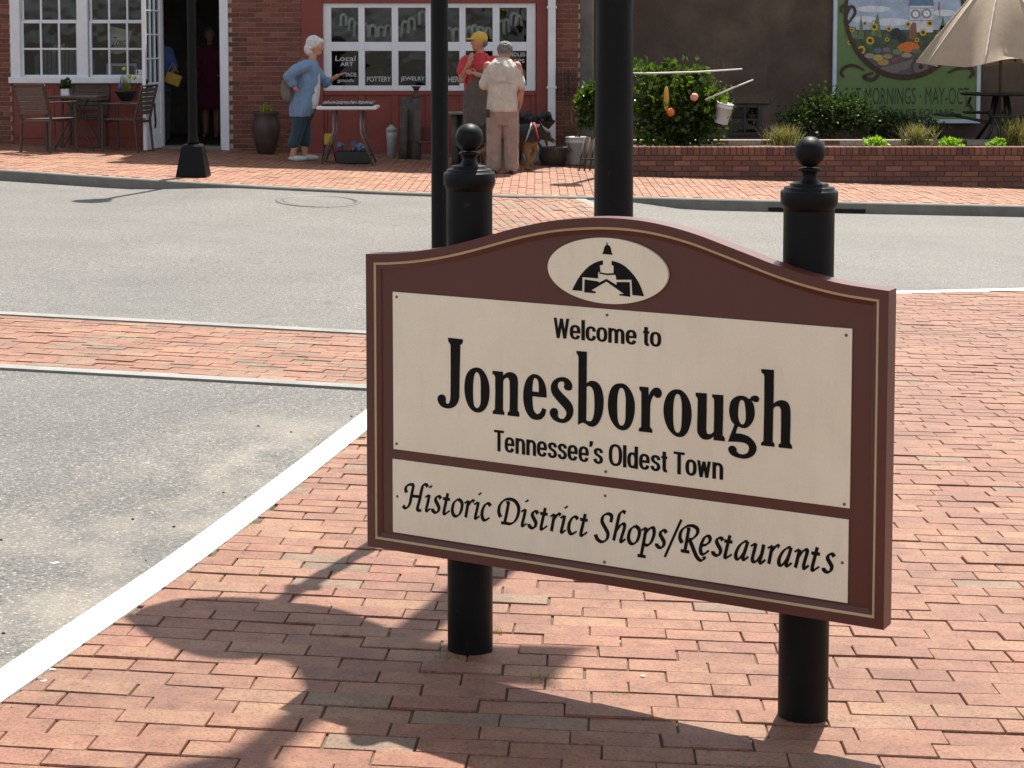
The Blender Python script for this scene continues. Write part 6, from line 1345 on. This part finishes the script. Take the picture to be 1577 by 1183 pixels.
mb = MB(); loft(mb, [(0, 0, .80, .20, .15), (0, 0, 1.0, .205, .155), (0, 0, 1.2, .21, .15), (0, 0, 1.34, .215, .125), (0, 0, 1.42, .12, .09), (0, 0, 1.47, .075, .07)])
for s in (-1, 1): limb(mb, [(s * .18, 0, 1.36), (s * .225, -.04, 1.24)], [.085, .078])
put(fuse(mb, .011, 3), 'red_tee', m_redt, A_)
mb = MB(); loft(mb, [(0, -.012, .34, .225, .16), (0, -.012, .6, .22, .165), (0, -.012, .9, .215, .17), (0, -.012, 1.12, .185, .165), (0, -.02, 1.24, .13, .145), (0, -.02, 1.27, .12, .135)]); put(fuse(mb, .011, 3), 'apron', m_apron, A_)
MB().tube([(-.10, -.13, 1.26), (-.075, -.08, 1.42), (0, .06, 1.475), (.075, -.08, 1.42), (.10, -.13, 1.26)], .008, 6).build('neck_strap', m_apron, A_)
mb = MB()
for s in (-1, 1): limb(mb, [(s * .09, 0, .55), (s * .095, 0, .08)], [.10, .085])
put(fuse(mb, .011, 3), 'trousers', m_dtrou, A_)
for s in (-1, 1): m = MB(); m.ball((s * .1, -.04, .035), .05, 14, 8, (.95, 2.4, .8)); put(fuse(m, .009, 2), 'shoe', m_dshoe, A_)
m = MB(); m.ball((-.01, 0, .055), .108, 18, 12, (1.04, .92, .82), HM); m.ball((.12, 0, .045), .07, 14, 6, (1.1, 1.1, .16), HM); m.ball((0, 0, .145), .012, 8, 6, (1, 1, .7), HM); put(fuse(m, .009, 2), 'cap', m_cap, A_)
m = MB(); m.ball((-.05, 0, -.005), .085, 14, 9, (.75, 1.1, .7), HM, .08); put(fuse(m, .010, 1), 'hair', m_ghair, A_)
# -- two people in the dim doorway
def simple_person(px, Y, label, top, bottom, skirt=False):
    e = person(px, 235, Y, label); mb = MB(); loft(mb, [(0, 0, .72, .14, .10), (0, 0, 1.1, .15, .11), (0, 0, 1.36, .14, .09)]); limb(mb, [(0, 0, 1.36), (0, 0, 1.5)], [.055, .052]); M = head(mb, (0, -.01, 1.57), .097, -pi / 2 + .4)
    for s in (-1, 1): limb(mb, [(s * .08, 0, .78), (s * .085, 0, .42), (s * .085, 0, .08)], [.09, .06, .042]); limb(mb, [(s * .19, 0, 1.32), (s * .25, -.03, 1.06), (s * .20, -.18, .95)], [.05, .042, .032]); hand(mb, (s * .20, -.18, .95), (-s * .3, -1, .2), (0, 0, 1)); limb(mb, [(s * .085, 0, .05), (s * .09, -.12, .035)], [.04, .034])
    put(fuse(mb, .010, 2), 'body', m_skin2, e); mb = MB(); loft(mb, [(0, 0, .74, .19, .14), (0, 0, 1.0, .18, .13), (0, 0, 1.2, .19, .13), (0, 0, 1.33, .19, .115), (0, 0, 1.43, .075, .07)])
    for s in (-1, 1): limb(mb, [(s * .16, 0, 1.32), (s * .235, -.02, 1.10)], [.075, .07])
    put(fuse(mb, .013, 3), 'shirt', top, e); mb = MB()
    if skirt: loft(mb, [(0, 0, .45, .24, .19), (0, 0, .65, .20, .16), (0, 0, .82, .17, .13)])
    else:
        loft(mb, [(0, 0, .62, .16, .12), (0, 0, .80, .17, .13)])
        for s in (-1, 1): limb(mb, [(s * .085, 0, .68), (s * .09, 0, .1)], [.10, .085])
    put(fuse(mb, .013, 3), 'skirt' if skirt else 'trousers', bottom, e); m = MB(); m.ball((-.02, 0, .035), .103, 16, 10, (1, .95, 1), M, .05); put(fuse(m, .011, 2), 'hair', m_ghair, e); return e
simple_person(244, 26.9, 'person in blue shirt just inside the doorway, half hidden by the open door', m_blue, m_dtrou)
simple_person(326, 28.6, 'person in maroon dress in the dim doorway near the right jamb', m_mar, m_mar, True)
hb = empty('mustard_bag', (at(266, 110, 26.6).x, 26.6, 1.02), 0, 'mustard coloured bag held just inside the doorway', 'bag'); m = MB(); m.box(-.10, .12, -.05, .05, -.09, .07, Matrix.Rotation(.35, 4, 'Y')); put(fuse(m, .011, 5), 'pouch', m_cap, hb); MB().tube([(-.08, 0, .08), (0, 0, .22), (.08, 0, .08)], .008, 6).build('strap', m_cap, hb)
# -- dog, saddle-backed, walking right behind the beige-shirted person
def dog_mat():
    t = NT('shepherd_coat'); p = t.pos('obj'); sx = t.n('SeparateXYZ'); t.l(p, sx.inputs[0]); n = t.noise(p, 14, 5); a = t.n('Math', operation='MULTIPLY_ADD'); t.l(n, a.inputs[0]); a.inputs[1].default_value = .22; t.l(sx.outputs[2], a.inputs[2])
    cl = t.ramp(a.outputs[0], [(.42, (.25, .135, .055)), (.50, (.022, .018, .015))]); f = t.noise(p, 90, 3); cl = t.mix(.6, cl, t.ramp(f, [(.3, .6), (.6, 1)]), 'MULTIPLY'); t.col(cl); t.set(Roughness=.8); t.bump(f, .8, .02); return t.m
g = at(786, 250, 23.6); D_ = empty('dog', (g.x, 23.6, zf(g.x)), 0, 'black and tan shepherd dog walking right behind the beige-shirted person', 'dog')
mb = MB(); mb.tube([(-.40, 0, .47), (-.30, 0, .48), (-.10, 0, .465), (.10, 0, .45), (.24, 0, .45), (.34, 0, .50)], [.07, .125, .115, .135, .145, .09], 14); mb.ball((-.37, 0, .47), .09, 12, 8); mb.ball((.26, 0, .43), .135, 12, 8)
limb(mb, [(.27, 0, .48), (.36, 0, .50), (.42, 0, .47)], [.11, .085, .075]); mb.ball((.43, 0, .455), .082, 12, 9, (1.1, .9, .95)); limb(mb, [(.46, 0, .43), (.545, 0, .37)], [.05, .032])
for s in (-1, 1):
    mb.tube([(.40, s * .05, .52), (.385, s * .06, .61)], [.032, .006], 8)
    limb(mb, [(-.33, s * .08, .44), (-.27, s * .09, .28), (-.40 + .06 * s, s * .09, .19), (-.36 + .06 * s, s * .09, .03)], [.095, .055, .033, .028]); limb(mb, [(-.36 + .06 * s, s * .09, .02), (-.30 + .06 * s, s * .09, .02)], [.026, .022])
limb(mb, [(.24, -.08, .38), (.20, -.09, .24), (.235, -.09, .13), (.20, -.09, .03)], [.075, .042, .034, .027]); limb(mb, [(.20, -.09, .025), (.25, -.09, .02)], [.026, .022]); limb(mb, [(.26, .08, .38), (.32, .09, .24), (.25, .09, .13), (.27, .09, .05)], [.075, .042, .034, .027])
limb(mb, [(-.44, 0, .46), (-.54, 0, .34), (-.58, 0, .18)], [.045, .045, .02]); put(fuse(mb, .010, 3), 'body', dog_mat(), D_)
def ring(x, z, rx, rz, w, mat, name, tilt=0.0): m = MB(); m.tube([(x + tilt * sin(t), rx * cos(t), z + rz * sin(t)) for t in frange(0, 2 * pi, 20)], w, 6, cap=False); m.build(name, mat, D_)
ring(.33, .485, .105, .11, .014, m_redt, 'collar', -.03); ring(.10, .45, .142, .142, .012, m_silv, 'harness'); ring(.22, .45, .150, .150, .012, m_silv, 'harness', .05)
MB().tube([(.10, 0, .60), (-.02, -.05, .72), (-.05, -.15, .80)], .008, 6).build('lead', m_redt, D_)
